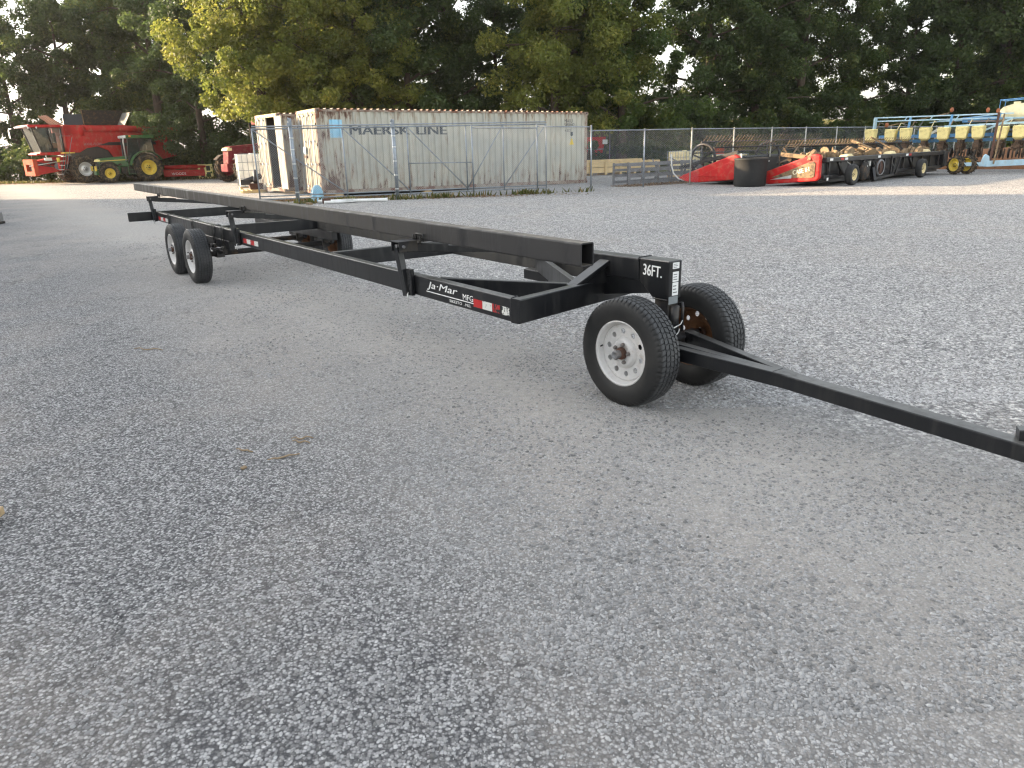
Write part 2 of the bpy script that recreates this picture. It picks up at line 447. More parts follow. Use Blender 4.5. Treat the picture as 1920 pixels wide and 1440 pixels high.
def tag(o, label=None, cat=None, group=None, kind=None):
    if label: o['label'] = label
    if cat: o['category'] = cat
    if group: o['group'] = group
    if kind: o['kind'] = kind
    return o
def thing(name, label, cat, loc=(0, 0, 0), rz=0., group=None, parent=None):
    o = bpy.data.objects.new(name, None); C.objects.link(o); o.empty_display_size = .2
    o.location = loc; o.rotation_euler = (0, 0, rz)
    if parent is not None: o.parent = parent
    else: tag(o, label, cat, group)
    return o
def group_empty(name, parent, M=None):
    o = bpy.data.objects.new(name, None); C.objects.link(o); o.parent = parent; o.empty_display_size = .1
    if M is not None: o.matrix_local = M
    return o
def kids(o): return [c for c in bpy.data.objects if c.parent == o]
def copy_tree(o, parent=None, ch=None):
    c = o.copy(); C.objects.link(c); c.parent = parent
    for k in kids(o): copy_tree(k, c)
    return c
def TR(x, y, z, rz=0., rx=0., ry=0.):
    return Matrix.Translation((x, y, z)) @ Matrix.Rotation(rz, 4, 'Z') @ Matrix.Rotation(ry, 4, 'Y') @ Matrix.Rotation(rx, 4, 'X')

def text_mesh(body, size, width=None, shear=0., bold=0., depth=.0008, space=1., height=None):
    cu = bpy.data.curves.new('text', 'FONT'); cu.body = body; cu.size = size; cu.shear = shear
    cu.space_character = space; cu.resolution_u = 3
    o = bpy.data.objects.new('text', cu); C.objects.link(o)
    dg = bpy.context.evaluated_depsgraph_get(); me = bpy.data.meshes.new_from_object(o.evaluated_get(dg))
    bpy.data.objects.remove(o); bpy.data.curves.remove(cu)
    xs = [v.co.x for v in me.vertices]; ys = [v.co.y for v in me.vertices]
    x0, x1, y0, y1 = min(xs), max(xs), min(ys), max(ys)
    kx = (width/(x1-x0)) if width else 1; ky = (height/(y1-y0)) if height else kx
    for v in me.vertices: v.co.x = (v.co.x-x0)*kx; v.co.y = (v.co.y-y0)*ky
    if bold:      # heavier strokes: copies a little to the side, each a hair further out
        bm = bmesh.new(); bm.from_mesh(me); base = bm.faces[:]
        for k in (1, 2):
            d = bmesh.ops.duplicate(bm, geom=base)
            bmesh.ops.translate(bm, verts=[g for g in d['geom'] if isinstance(g, bmesh.types.BMVert)], vec=(bold*(k-.0), 0, .0004*k))
        bm.to_mesh(me); bm.free()
    return me
def text_obj(name, me, matname, parent, M, solid=.001):
    """letters lie in local XY, thickened a little so they are real decals"""
    bm = bmesh.new(); bm.from_mesh(me)
    ret = bmesh.ops.extrude_face_region(bm, geom=bm.faces[:])
    for v in [g for g in ret['geom'] if isinstance(g, bmesh.types.BMVert)]: v.co.z += solid
    bmesh.ops.recalc_face_normals(bm, faces=bm.faces); bm.to_mesh(me); bm.free()
    me.materials.clear(); me.materials.append(MATS[matname])
    o = bpy.data.objects.new(name, me); C.objects.link(o); o.parent = parent; o.matrix_local = M
    return o
def FACE(o, xdir, ydir):
    """matrix placing a local XY drawing at o with given right and up directions"""
    x = Vector(xdir).normalized(); y = Vector(ydir); y = (y-x*y.dot(x)).normalized(); z = x.cross(y)
    m = Matrix.Identity(4)
    for i in range(3): m[i][0] = x[i]; m[i][1] = y[i]; m[i][2] = z[i]; m[i][3] = o[i]
    return m

# ------------------------------------------------------------------ ground and bank
def build_ground():
    n = 70
    mb = MB().mat('yard_gravel', True)
    xs = [-160+320*i/n for i in range(n+1)]; ys = [-60+300*i/n for i in range(n+1)]
    vs = [(x, y, 0) for y in ys for x in xs]
    fs = [(j*(n+1)+i, j*(n+1)+i+1, (j+1)*(n+1)+i+1, (j+1)*(n+1)+i) for j in range(n) for i in range(n)]
    mb.add(vs, fs); o = mb.build('ground'); tag(o, kind='structure')
build_ground()
AX = Vector((.78, .62, 0)).normalized(); NX = Vector((-AX.y, AX.x, 0))     # direction of the fence line
FP0 = Vector((3.0, 27.9, 0))
def bank_z(x, y):
    """height of the grass bank that rises beyond the boundary fence"""
    p = Vector((x, y, 0))-FP0; t = p.dot(NX)
    a = p.dot(AX)
    k = min(1, max(0, (a-2)/14))
    t0 = 9 if a > 12 else 17
    u = min(1, max(0, (t-t0+min(8, max(0, a-12)*.5))/24))
    return -.15+k*(3.4*u*u*(3-2*u)) + (k > 0)*.17*min(1, u*30)
def build_bank():
    nx, ny = 70, 40
    mb = MB().mat('bank_grass', True); vs = []
    for j in range(ny+1):
        for i in range(nx+1):
            p = FP0+AX*(-2+95*i/nx)+NX*(3+75*j/ny)
            vs.append((p.x, p.y, bank_z(p.x, p.y)+rnd.uniform(-.04, .04)))
    fs = [(j*(nx+1)+i, j*(nx+1)+i+1, (j+1)*(nx+1)+i+1, (j+1)*(nx+1)+i) for j in range(ny) for i in range(nx)]
    mb.add(vs, fs); tag(mb.build('grass_bank'), kind='structure')
build_bank()

# ------------------------------------------------------------------ wheels
def road_tyre():
    """trailer tyre with five ribs cut into blocks; axis Y, outer face at -Y"""
    Rr, hw = .36, .1
    prof = [(-.082, .205, 0), (-.094, .222, 0), (-.104, .255, 0), (-.106, .285, 0), (-.102, .315, 0), (-.094, .335, 0), (-.087, .345, 3), (-.08, .3515, 1)]
    grooves = [-.052, -.018, .018, .052]
    edges = [-.076]
    for g in grooves: edges += [g-.0045, g-.004, g+.004, g+.0045]
    edges += [.076]
    for i, e in enumerate(edges):
        ing = 0 < i < len(edges)-1 and (i % 4) in (2, 3)
        rr = Rr-.9*e*e
        prof.append((e, rr-.009 if ing else rr, 0 if ing else 1))
    prof += [(-a, r, k) for a, r, k in reversed(prof[:8])]
    npitch, sub = 62, (0, .09, .1, .9, .91)
    offs = {}
    vs, fs = [], []; ang = [2*math.pi*(p+q)/npitch for p in range(npitch) for q in (0, .16, .2, .96)]
    N = len(ang)
    for j, (a, r, k) in enumerate(prof):
        rib = sum(a > g for g in grooves)
        for i, t in enumerate(ang):
            rr = r
            cut = (i % 4) in (0, 1)
            if k and cut: rr = r-(.007 if k == 1 else .006)
            sh = (rib % 2)*math.pi/npitch+a*.9*(1 if rib < 2 else -1)
            vs.append((rr*math.cos(t+sh), a, rr*math.sin(t+sh)))
    M_ = len(prof)
    for j in range(M_-1):
        fs += [(j*N+i, (j+1)*N+i, (j+1)*N+(i+1) % N, j*N+(i+1) % N) for i in range(N)]
    mb = MB().mat('tyre_rubber'); mb.add(vs, fs, smooth=False)
    me = mb.mesh('tyre')
    for p in me.polygons:
        c = p.center; p.use_smooth = abs(c.y) > .088
    return me
def holed_disc(mb, r0, r1, nh, rh, zf, thick, seg=24):
    half = math.pi/nh; rm = (r0+r1)/2*1.0
    for k in range(nh):
        tc = 2*math.pi*k/nh
        dirs = [2*math.pi*i/seg for i in range(seg)]
        H, B = [], []
        a, b_ = (r1-r0)/2, half*rm
        for ph in dirs:
            cx, cy = math.cos(ph), math.sin(ph)
            H.append((rm+rh*cx, tc+rh*cy/rm))
            s_ = min(a/abs(cx) if abs(cx) > 1e-6 else 9, b_/abs(cy) if abs(cy) > 1e-6 else 9)
            B.append((rm+s_*cx, tc+s_*cy/rm))
        # snap nearest directions to the corners
        for sx in (-1, 1):
            for sy in (-1, 1):
                ph = math.atan2(sy*b_, sx*a) % (2*math.pi)
                i = min(range(seg), key=lambda i: abs((dirs[i]-ph+math.pi) % (2*math.pi)-math.pi))
                B[i] = (rm+sx*a, tc+sy*half)
        P = lambda q, dz: (q[0]*math.cos(q[1]), zf(q[0])+dz, q[0]*math.sin(q[1]))
        vs = [P(q, 0) for q in H]+[P(q, 0) for q in B]+[P(q, thick) for q in H]+[P(q, thick) for q in B]
        n = seg; fs = []
        for i in range(n):
            j = (i+1) % n
            fs += [(i, j, n+j, n+i), (2*n+j, 2*n+i, 3*n+i, 3*n+j), (j, i, 2*n+i, 2*n+j)]
        mb.add(vs, fs, smooth=False)
def trailer_rim(mat):
    mb = MB().mat(mat)
    # barrel, outer lip at -Y
    mb.lathe([(-.085, .212), (-.092, .218), (-.09, .207), (-.075, .2), (-.06, .197), (-.05, .19), (.03, .182), (.06, .195), (.082, .206), (.088, .216), (.082, .212), (.06, .2), (.03, .187), (-.05, .195), (-.075, .205)], 56, closed=True)
    zf = lambda r: -.048+.012*max(0, 1-(r-.07)/.11)
    holed_disc(mb, .104, .178, 10, .0185, zf, .006)
    mb.lathe([(-.045, .19), (-.05, .176), (-.042, .176), (-.038, .188)], 56, closed=True)
    mb.lathe([(zf(.104), .104), (-.052, .1), (-.066, .088), (-.07, .08), (-.07, .042), (-.06, .041), (-.06, .08), (-.045, .095), (-.03, .108)], 48, closed=True)
    return mb.mesh('rim')
def trailer_hub():
    mb = MB().mat('rust'); mb.lathe([(-.03, .04), (-.085, .04), (-.095, .036), (-.1, .03), (-.1, 0)], 24)
    mb.mat('steel_grey'); mb.lathe([(-.098, .026), (-.14, .026), (-.142, .024), (-.142, .014), (-.136, .012), (-.136, 0)], 24)
    return mb.mesh('hub')
def lug():
    mb = MB().mat('steel_grey'); mb.lathe([(-.068, .013), (-.085, .0125), (-.092, .008), (-.092, 0)], 6, smooth=False)
    return mb.mesh('lug_nut')
TYRE, RIMW, RIMR, HUB, LUG = road_tyre(), trailer_rim('white_rim'), trailer_rim('rusty_rim'), trailer_hub(), lug()
def inst(name, me, parent, M=None):
    o = bpy.data.objects.new(name, me); C.objects.link(o); o.parent = parent
    if M is not None: o.matrix_local = M
    return o
def trailer_wheel(parent, x, y, side, steer=0., rim=RIMW, roll=0.):
    M = TR(x, y, .35, steer + (0 if side < 0 else math.pi)) @ Matrix.Rotation(roll, 4, 'Y')
    w = group_empty('wheel', parent, M)
    inst('tyre', TYRE, w); inst('rim', rim, w); inst('hub', HUB, w)
    for k in range(5):
        a = math.pi/2+2*math.pi*k/5
        inst('lug_nut', LUG, w, TR(.061*math.cos(a), 0, .061*math.sin(a)))
    vs = MB().mat('dark_part'); vs.tube([(-.185, -.06, -.02), (-.178, -.085, -.02)], .005, 6); vs.build('valve_stem', w)
    return w

def simple_wheel(parent, M, r, w, rim_r, rimmat, lugs=0, tyremat='ag_rubber', dish=.04, name='wheel', nseg=40, ribs=0):
    """farm wheel: tyre with bars, dished rim; axis Y, outer face at +Y"""
    e = group_empty(name, parent, M)
    mb = MB().mat(tyremat)
    h = w/2
    prof = [(h*.75, rim_r), (h*.95, rim_r+.15*(r-rim_r)), (h, rim_r+.5*(r-rim_r)), (h*.92, r-.03*r-.02), (h*.78, r-.02), (h*.3, r-.005), (-h*.3, r-.005), (-h*.78, r-.02), (-h*.92, r-.03*r-.02), (-h, rim_r+.5*(r-rim_r)), (-h*.95, rim_r+.15*(r-rim_r)), (-h*.75, rim_r)]
    if lugs: prof = [(a, q-(.035 if q > r-.06 else 0)) for a, q in prof]
    mb.lathe(prof, nseg)
    if lugs:
        for k in range(lugs):
            for sd in (1, -1):
                t = 2*math.pi*(k+(.5 if sd < 0 else 0))/lugs; dt = .75*2*math.pi/lugs
                P = lambda rr, y, tt: (rr*math.cos(tt), y*sd, rr*math.sin(tt))
                wd = .28*2*math.pi/lugs
                bot = [P(r-.045, 0, t), P(r-.045, 0, t+wd), P(r-.06, h*.98, t+dt+wd), P(r-.06, h*.98, t+dt)]
                top = [P(r, 0, t), P(r, 0, t+wd*.8), P(r-.018, h*.96, t+dt+wd*.8), P(r-.018, h*.96, t+dt)]
                mb.hexa(bot, top)
    mb.build('tyre', e)
    mb = MB().mat(rimmat)
    mb.lathe([(h*.76, rim_r), (h*.82, rim_r*1.03), (h*.8, rim_r*.96), (h*.6, rim_r*.9), (h*.5, rim_r*.86), (h*.5-dish, rim_r*.8), (h*.5-dish*1.3, rim_r*.45), (h*.5-dish*.5, rim_r*.36), (h*.5-dish*.5, rim_r*.18), (h*.62, rim_r*.16), (h*.62, 0)], nseg)
    mb.lathe([(-h*.76, rim_r), (-h*.6, rim_r*.9), (-h*.2, rim_r*.84), (-h*.2, 0)], nseg)
    mb.build('rim', e)
    mb = MB().mat('dark_part')
    for k in range(6):
        a = 2*math.pi*k/6; c = (rim_r*.27*math.cos(a), h*.5-dish*.5, rim_r*.27*math.sin(a))
        mb.tube([c, (c[0], c[1]+.03, c[2])], .018*rim_r/.3, 6)
    mb.tube([(0, h*.6, 0), (0, h*.72, 0)], rim_r*.1, 10)
    mb.build('hub', e)
    return e

# ------------------------------------------------------------------ header trailer
def build_trailer():
    T = thing('header_trailer', 'long low black header trailer marked 36 feet standing across the gravel, white rims', 'trailer', (-5.2038, 11.8806, 0), R(-54.173))
    zt, zb = .72, .565; zc, hh = (zt+zb)/2, zt-zb
    w = .076; W = 1.5; r0, rF = -1.47, 8.93
    def rail(y, x1):
        mb = MB().mat('dusty_black' if y > 1 else 'black_paint'); mb.bar((r0, y, zc), (x1, y, zc), w, hh, r=.009)
        return mb.build('side_rail', T)
    rail(w/2, 8.93); rail(W-w/2, 8.68)
    for x, h0 in ((-1.58, 0), (2.16, 0), (5.87, 0)):
        mb = MB().mat('black_paint')
        mb.bar((x, w if x > 0 else -.42, zc), (x, W-w if x > 0 else W+.3, zc), .07, hh-.006, r=.006, wall=.006 if x < 0 else 0)
        mb.build('cross_member' if x > 0 else 'rear_bumper', T)
    f0, f1 = Vector((8.95, -.0, zc)), Vector((8.66, 1.5, zc))
    mb = MB().mat('black_paint'); mb.bar(f0, f1, w, hh+.004, r=.009); mb.build('front_member', T)
    for a, b in (((7.86, .1, zc), (8.74, .66, zc)), ((7.4, 1.4, zc), (8.72, .72, zc))):
        mb = MB().mat('black_paint'); mb.bar(a, b, .05, hh-.01, r=.006); mb.build('diagonal_brace', T)
    # sleeve bracket on the far rail
    mb = MB().mat('black_paint'); mb.bar((7.28, W-.12, .53), (7.62, W-.12, .53), .1, .09, r=.008, wall=.007); mb.build('far_bracket', T)
    # upper beam
    BX0, BX1, BY, BW = -3.6, 9.46, .1, .1
    a, b = Vector((BX0, BY+BW/2, 1.0685)), Vector((BX1, BY+BW/2, 1.038))
    mb = MB().mat('beam_paint'); mb.bar(a, b, BW, .138, r=.012, wall=.008); mb.build('header_beam', T)
    mb = MB().mat('dusty_part'); mb.box(5.02, 5.14, BY-.0, BY+.03, 1.105, 1.125, TR(0, 0, .013, .02)); mb.build('wood_scrap', T)
    # posts, arms and clamps
    for i, x in enumerate((-1.5, 3.16, 7.53)):
        top = .968
        mb = MB().mat('black_paint'); mb.bar((x+.03, -.028, .552), (x-.04, -.05, top-.03), .062, .05, up=(0, 1, 0), r=.006); mb.build('support_post', T)
        mb = MB().mat('black_paint')
        mb.box(x+.045, x+.115, -.034, -.002, .56, .765); 
        for k in range(4): mb.tube([(x+.08, -.033, .6+.042*k), (x+.08, -.039, .6+.042*k)], .009, 8)
        mb.build('adjuster_plate', T, bevel=.004)
        mb = MB().mat('black_steel'); mb.prism([(-.09, .895), (.07, .895), (.07, top), (-.09, top)], x-.065, x-.058, 'X'); mb.prism([(-.09, .895), (.07, .895), (.07, top), (-.09, top)], x+.058, x+.065, 'X')
        mb.box(x-.068, x+.068, -.095, .42, top-.001, top+.006)
        mb.build('post_head', T)
        mb = MB().mat('steel_grey'); mb.tube([(x-.075, -.055, .935), (x+.08, -.055, .935)], .012, 8); mb.tube([(x+.0, -.075, .935), (x+.0, -.082, .935)], .013, 6); mb.build('pivot_bolt', T)
        mb = MB().mat('black_paint'); mb.bar((x, 0, .92), (x, .36, .885), .085, .07, r=.006, wall=.008); mb.build('arm_sleeve', T)
        mb = MB().mat('black_paint'); mb.bar((x, .3, .886), (x, W-.02, .757), .066, .055, r=.005); mb.build('support_arm', T)
        mb = MB().mat('dusty_black')
        mb.tube([(x+.02, BY-.012, .97), (x+.02, BY-.012, 1.02), (x+.13, BY-.012, 1.02), (x+.13, BY-.012, .965)], .0075, 6)
        mb.tube([(x+.075, BY-.012, .94), (x+.075, BY-.012, 1.0)], .0075, 6); mb.tube([(x-.03, BY-.012, .95), (x-.03, BY-.012, 1.01)], .009, 6)
        mb.build('clamp_bolt', T)
        mb = MB().mat('bright_steel'); mb.tube([(x+.055, -.03, .58), (x+.085, -.055, .57), (x+.09, -.055, .51)], .006, 6); mb.build('locking_pin', T)
    # U-bolts over the rail at the tandem
    for x in (-.55, .95, 2.05, 2.45):
        mb = MB().mat('dusty_black')
        for dx in (0, .07):
            mb.tube([(x+dx, -.009, .47 if x > 1 else .565), (x+dx, -.009, .728), (x+dx, .085, .728), (x+dx, .085, .56)], .006, 6)
        if x > 1: mb.box(x-.02, x+.09, -.03, .1, .46, .475)
        mb.build('u_bolt', T)
    mb = MB().mat('black_paint'); mb.bar((-.65, .038, .5), (2.7, .038, .5), .07, .12, r=.008); mb.build('axle_subframe', T)
    mb = MB().mat('black_paint'); mb.bar((-.65, W-.04, .5), (2.7, W-.04, .5), .07, .12, r=.008); mb.build('axle_subframe', T)
    for x in (1.16, 2.2):
        mb = MB().mat('dark_part'); mb.tube([(x, -.2, .36), (x, W+.12, .36)], .036, 12)
        mb.build('axle', T)
        for y in (.0, W-.0):
            mb = MB().mat('black_steel'); mb.box(x-.07, x+.07, y-.05, y+.05, .31, .42); mb.box(x-.3, x+.3, y-.03, y+.03, .395, .415); mb.box(x-.22, x+.22, y-.03, y+.03, .375, .394)
            mb.prism([(x-.34, .46), (x-.26, .46), (x-.28, .38), (x-.32, .38)], y-.02, y+.02)
            mb.prism([(x+.34, .46), (x+.26, .46), (x+.28, .38), (x+.32, .38)], y-.02, y+.02)
            mb.build('leaf_spring', T)
        trailer_wheel(T, x, -.285, -1, roll=x*3); trailer_wheel(T, x, W+.2, 1, 0, RIMR, roll=x)
    # neck
    yn, wn = .94, .12
    mb = MB().mat('black_paint'); mb.bar((8.6, yn, .828), (9.165, yn, .835), wn, .15, r=.01)
    mb.bar((8.79, .6, .70), (8.83, .9, .86), .1, .03, up=(0, -.4, 1), r=.004)
    mb.prism([(.6, .715), (.89, .87), (.89, .7)], 8.83, 8.842, 'X')
    mb.build('neck_tube', T)
    mb = MB().mat('black_paint'); mb.bar((8.7, yn, .67), (8.7, yn, .78), .1, .12, up=(0, 1, 0))
    mb.prism([(8.62, .74), (9.13, .77), (9.2, .76), (9.28, .69), (8.7, .6)], yn-.05, yn+.05); mb.build('neck_gusset', T)
    mb = MB().mat('black_paint')
    mb.prism([(9.165, .765), (9.165, .915), (9.435, .918), (9.435, .665), (9.29, .665)], .88, 1.0); mb.build('neck_plate', T, bevel=.008)
    mb = MB().mat('black_steel'); mb.bar((9.365, yn, .4), (9.365, yn, .668), .12, .1, up=(0, 1, 0), r=.01)
    mb.tube([(9.44, yn, .44), (9.44, yn, .62)], .032, 14); mb.tube([(9.475, yn+.04, .45), (9.475, yn+.04, .61), (9.46, yn+.05, .635), (9.44, yn+.05, .63)], .01, 8)
    mb.build('kingpin_post', T)
    mb = MB().mat('bright_steel'); p = [(9.475, yn-.03+.045*math.cos(a), .47-.04*math.sin(a)) for a in [math.pi*k/8 for k in range(9)]]
    mb.tube(p+[(9.475, yn-.075, .475), (9.48, yn+.02, .5), (9.48, yn+.04, .53)], .004, 6); mb.build('hitch_pin', T)
    # front dolly
    ya, st, xa = .985, R(3), 9.35
    mb = MB().mat('black_steel'); mb.bar((xa, .7, .36), (xa, 1.27, .36), .07, .07, r=.01); mb.box(xa-.14, xa+.12, yn-.09, yn+.09, .396, .41); mb.build('front_axle', T)
    trailer_wheel(T, xa, .622, -1, R(2.5), RIMW, .2); trailer_wheel(T, xa-.01, 1.285, 1, R(2.5), RIMR, .5)
    # tongue: two legs meeting in one bar
    zt_ = .34
    mb = MB().mat('black_paint'); mb.bar((10.25, .935, .322), (12.4, .925, .258), .1, .082, r=.008); mb.build('tongue', T)
    for y0 in (.76, .865, 1.15):
        mb = MB().mat('black_paint'); mb.bar((xa+.04, y0, zt_+.03), (10.36, .94+(.014 if y0 > 1 else (-.014 if y0 < .8 else 0)), .319-.001*y0), .062, .084, r=.006); mb.build('tongue_leg', T)

    mb = MB().mat('black_paint'); mb.bar((11.5, .945, .33), (11.85, 1.16, .36), .07, .09, r=.006); mb.build('jack_bracket', T)
    # weld beads where members meet
    mb = MB().mat('black_steel')
    def bead(p, q, n=26, rr=.0045):
        p, q = Vector(p), Vector(q); mb.tube([p.lerp(q, k/n)+Vector((rnd.uniform(-.001, .001),)*3) for k in range(n+1)], [rr*(.7+.5*(k % 2)) for k in range(n+1)], 5)
    for x in (2.16, 5.87):
        for s_ in (-.036, .036): bead((x+s_, w, zb+.01), (x+s_, w, zt)); bead((x+s_, w+.001, zt), (x+s_, w-.05, zt+.001))
    bead((8.905, -.001, zb), (8.905, -.001, zt)); bead((8.905, 0, zt+.001), (8.87, w, zt+.001))
    bead((9.163, .877, .775), (9.163, .877, .915)); bead((9.163, .878, .917), (9.163, 1.0, .917)); bead((9.3, .877, .662), (9.43, .877, .662))
    bead((10.25, .884, .285), (10.25, .884, .36)); bead((10.25, .885, .364), (10.25, .985, .364))
    tag(mb.build('weld_beads', T), kind='stuff')
    # lettering on the near rail, outside face y = 0
    yl = -.0015
    F = lambda x, z, sx=1, sz=0: FACE((x, yl, z), (sx, 0, sz), (0, 0, 1))
    # photo positions along the rail
    tx = 7.83
    text_obj('brand_lettering', text_mesh('Ja·Mar', .1, width=.43, shear=.25, bold=.0015, height=.066), 'decal_white', T, F(tx, .632))
    text_obj('lettering', text_mesh('MFG', .06, width=.13, bold=.001, height=.04), 'decal_white', T, F(tx+.5, .63))
    text_obj('town_lettering', text_mesh('SIKESTO', .03, width=.165, height=.02), 'decal_white', T, F(tx+.32, .585))
    text_obj('town_lettering', text_mesh('. MO.', .03, width=.09, height=.02), 'decal_white', T, F(tx+.51, .585))
    mb = MB().mat('decal_white'); mb.box(tx-.01, tx+.66, -.0025, -.0005, .616, .6225); mb.build('underline_stripe', T)
    def tape(x, parts, z0=.59, z1=.65):
        for ln, mt in parts:
            mb = MB().mat(mt); mb.box(x, x+ln-.002, -.0028, -.0006, z0, z1); mb.build('reflective_tape', T); x += ln
    tape(8.465, ((.11, 'tape_red'), (.115, 'tape_white'), (.09, 'tape_worn_red'), (.02, 'black_paint'), (.085, 'tape_worn_white')), .6, .655)
    tape(3.37, ((.13, 'tape_red'), (.14, 'tape_white'), (.14, 'tape_red'), (.14, 'tape_white')), .6, .655)
    tape(-1.28, ((.16, 'tape_red'), (.17, 'tape_white'), (.17, 'tape_red'), (.17, 'tape_white')), .59, .645)
    text_obj('length_lettering', text_mesh('36FT.', .1, width=.165, bold=.002, height=.073), 'decal_white', T, FACE((9.205, .8785, .807), (1, 0, -.03), (0, 0, 1)))
    # stickers on the neck front face (x = 9.435)
    for y, z0, z1, mt, w_ in ((.94, .865, .905, 'decal_white', .06), (.94, .78, .845, 'decal_white', .055), (.94, .69, .775, 'decal_white', .055), (.925, .635, .685, 'plate_grey', .085)):
        mb = MB().mat(mt); mb.box(9.4355, 9.4385, y-w_/2, y+w_/2, z0, z1)
        if mt == 'decal_white':
            mb.mat('letter_grey')
            for k in range(3): mb.box(9.4384, 9.4392, y-w_*.4, y+w_*rnd.uniform(.1, .4), z0+(z1-z0)*(.2+.25*k), z0+(z1-z0)*(.27+.25*k))
        mb.build('sticker' if mt == 'decal_white' else 'maker_plate', T)
build_trailer()

# ------------------------------------------------------------------ containers
def container(name, label, loc, rz, Lx, Wy, Hz, marked, doors):
    """long side at local y=0 facing -y, door end at x=0"""
    T = thing(name, label, 'shipping container', loc, rz)
    base, pr = .12, .1
    # near long side: trapezoid corrugation
    pitch, dep = .27, .04
    def profx():
        xs = [(pr, 0)]; x = pr
        while x < Lx-pr-pitch:
            xs += [(x+.07, 0), (x+.105, dep), (x+.175, dep), (x+.21, 0)]; x += pitch
        return xs+[(Lx-pr, 0)]
    PX = profx()
    def depth_at(x):
        for (a, u), (b, v) in zip(PX, PX[1:]):
            if a <= x <= b: return u+(v-u)*(x-a)/max(b-a, 1e-6)
        return 0
    def side(y, sgn):
        mb = MB().mat('container_paint'); n = len(PX)
        vs = [(x, y+sgn*(.012+d), base+.14) for x, d in PX]+[(x, y+sgn*(.012+d), base+Hz-.1) for x, d in PX]
        mb.add(vs, [(i, i+1, n+i+1, n+i) for i in range(n-1)]); mb.build('side_panel', T)
    side(0, 1); side(Wy, -1)
    # roof with shallow cross corrugation
    mb = MB().mat('container_rail'); vs = []; n = 0; x = .06
    while x < Lx-.06:
        for dx, z in ((0, -.02), (.06, -.02), (.1, .022), (.2, .022)):
            if x+dx < Lx-.04: vs += [(x+dx, .03, base+Hz+z), (x+dx, Wy-.03, base+Hz+z)]; n += 1
        x += .25
    mb.add(vs, [(2*i, 2*i+1, 2*i+3, 2*i+2) for i in range(n-1)]); mb.build('roof_panel', T)
    for y in (.03, Wy-.03):
        mb = MB().mat('container_rail'); mb.box(pr, Lx-pr, y-.03, y+.03, base+Hz-.1, base+Hz-.025); mb.build('top_rail', T)
        mb = MB().mat('container_rail'); mb.box(pr, Lx-pr, y-.02, y+.05, base, base+.14); mb.build('bottom_rail', T)
    for x in (0, Lx):
        for y in (0, Wy):
            mb = MB().mat('container_rail'); x0 = x if x == 0 else x-.13; y0 = y if y == 0 else y-.1
            mb.box(x0, x0+.13, y0-.004, y0+.104, base+.1, base+Hz-.1)
            mb.build('corner_post', T)
            for z in (base-.004, base+Hz-.118):
                mb = MB().mat('container_rail'); mb.box(x0-.006, x0+.17, y0-.01, y0+.13, z, z+.122)
                mb.mat('interior_dark'); mb.box(x0-.008, x0-.005, y0+.03, y0+.09, z+.03, z+.09); mb.box(x0+.05, x0+.12, y0-.0125, y0-.008, z+.03, z+.09)
                mb.build('corner_casting', T)
    mb = MB().mat('interior_dark'); mb.box(.1, Lx-.05, .05, Wy-.05, base+.1, base+.15); mb.build('floor_deck', T)
    mb = MB().mat('interior_dark'); mb.box(.14, Lx-.1, .065, .075, base+.15, base+Hz-.1); mb.box(.14, Lx-.1, Wy-.075, Wy-.065, base+.15, base+Hz-.1); mb.box(.1, Lx-.1, .08, Wy-.08, base+Hz-.11, base+Hz-.1); mb.build('shade_lining', T)  # dark sheets added so the open inside looks deep in shade
    mb = MB().mat('container_paint'); mb.box(Lx-.06, Lx-.02, .1, Wy-.1, base+.1, base+Hz-.05); mb.build('end_wall', T)
    mb = MB().mat('cream'); mb.box(-.002, .09, .1, Wy-.1, base+Hz-.12, base+Hz-.0)
    mb.mat('container_rail')
    for k in range(9): mb.box(-.006, -.003, .25+k*.22, .25+k*.22+rnd.uniform(.03, .1), base+Hz-.115, base+Hz-rnd.uniform(.04, .09))
    mb.build('header_bar', T)
    mb = MB().mat('container_rail'); mb.box(0, .09, .1, Wy-.1, base-.0, base+.1); mb.build('sill_bar', T)
    for k, x in enumerate((.6, Lx*.35, Lx*.66, Lx-.7)):
        mb = MB().mat('lumber'); mb.box(x-.15, x+.15, -.1, Wy+.1, 0, base-.006); mb.build('timber_block', T)
    def door(y0, y1, M=None, label=None):
        D = group_empty('door', T, M)
        if label: D['label'] = label
        z0, z1 = base+.12, base+Hz-.13
        mb = MB().mat('door_paint'); mb.box(.012, .045, y0, y1, z0, z1)
        zz = [z0, z0+.42, z0+.95, z0+1.5, z0+2.05, z1-.06]
        for z in zz: mb.box(-.004, .0118, y0+.03, y1-.03, z, z+.05)
        for y in (y0, y1-.05): mb.box(-.012, .0115, y, y+.05, z0, z1)
        mb.build('door_panel', D)
        for y in (y0+.3, y1-.32):
            mb = MB().mat('galv'); mb.tube([(-.035, y, z0-.06), (-.035, y, z1+.05)], .016, 8)
            for z in (z0+.1, z0+.9, z0+1.7, z1-.1): mb.box(-.05, .0, y-.04, y+.04, z, z+.06)
            mb.build('lock_rod', D)
        for k in range(4):
            mb = MB().mat('rust'); mb.box(-.03, .0, y0-.03 if y0 < Wy/2-.1 else y1-.02, y0+.02 if y0 < Wy/2-.1 else y1+.03, z0+.2+k*.68, z0+.3+k*.68); mb.build('hinge', D)
        return D
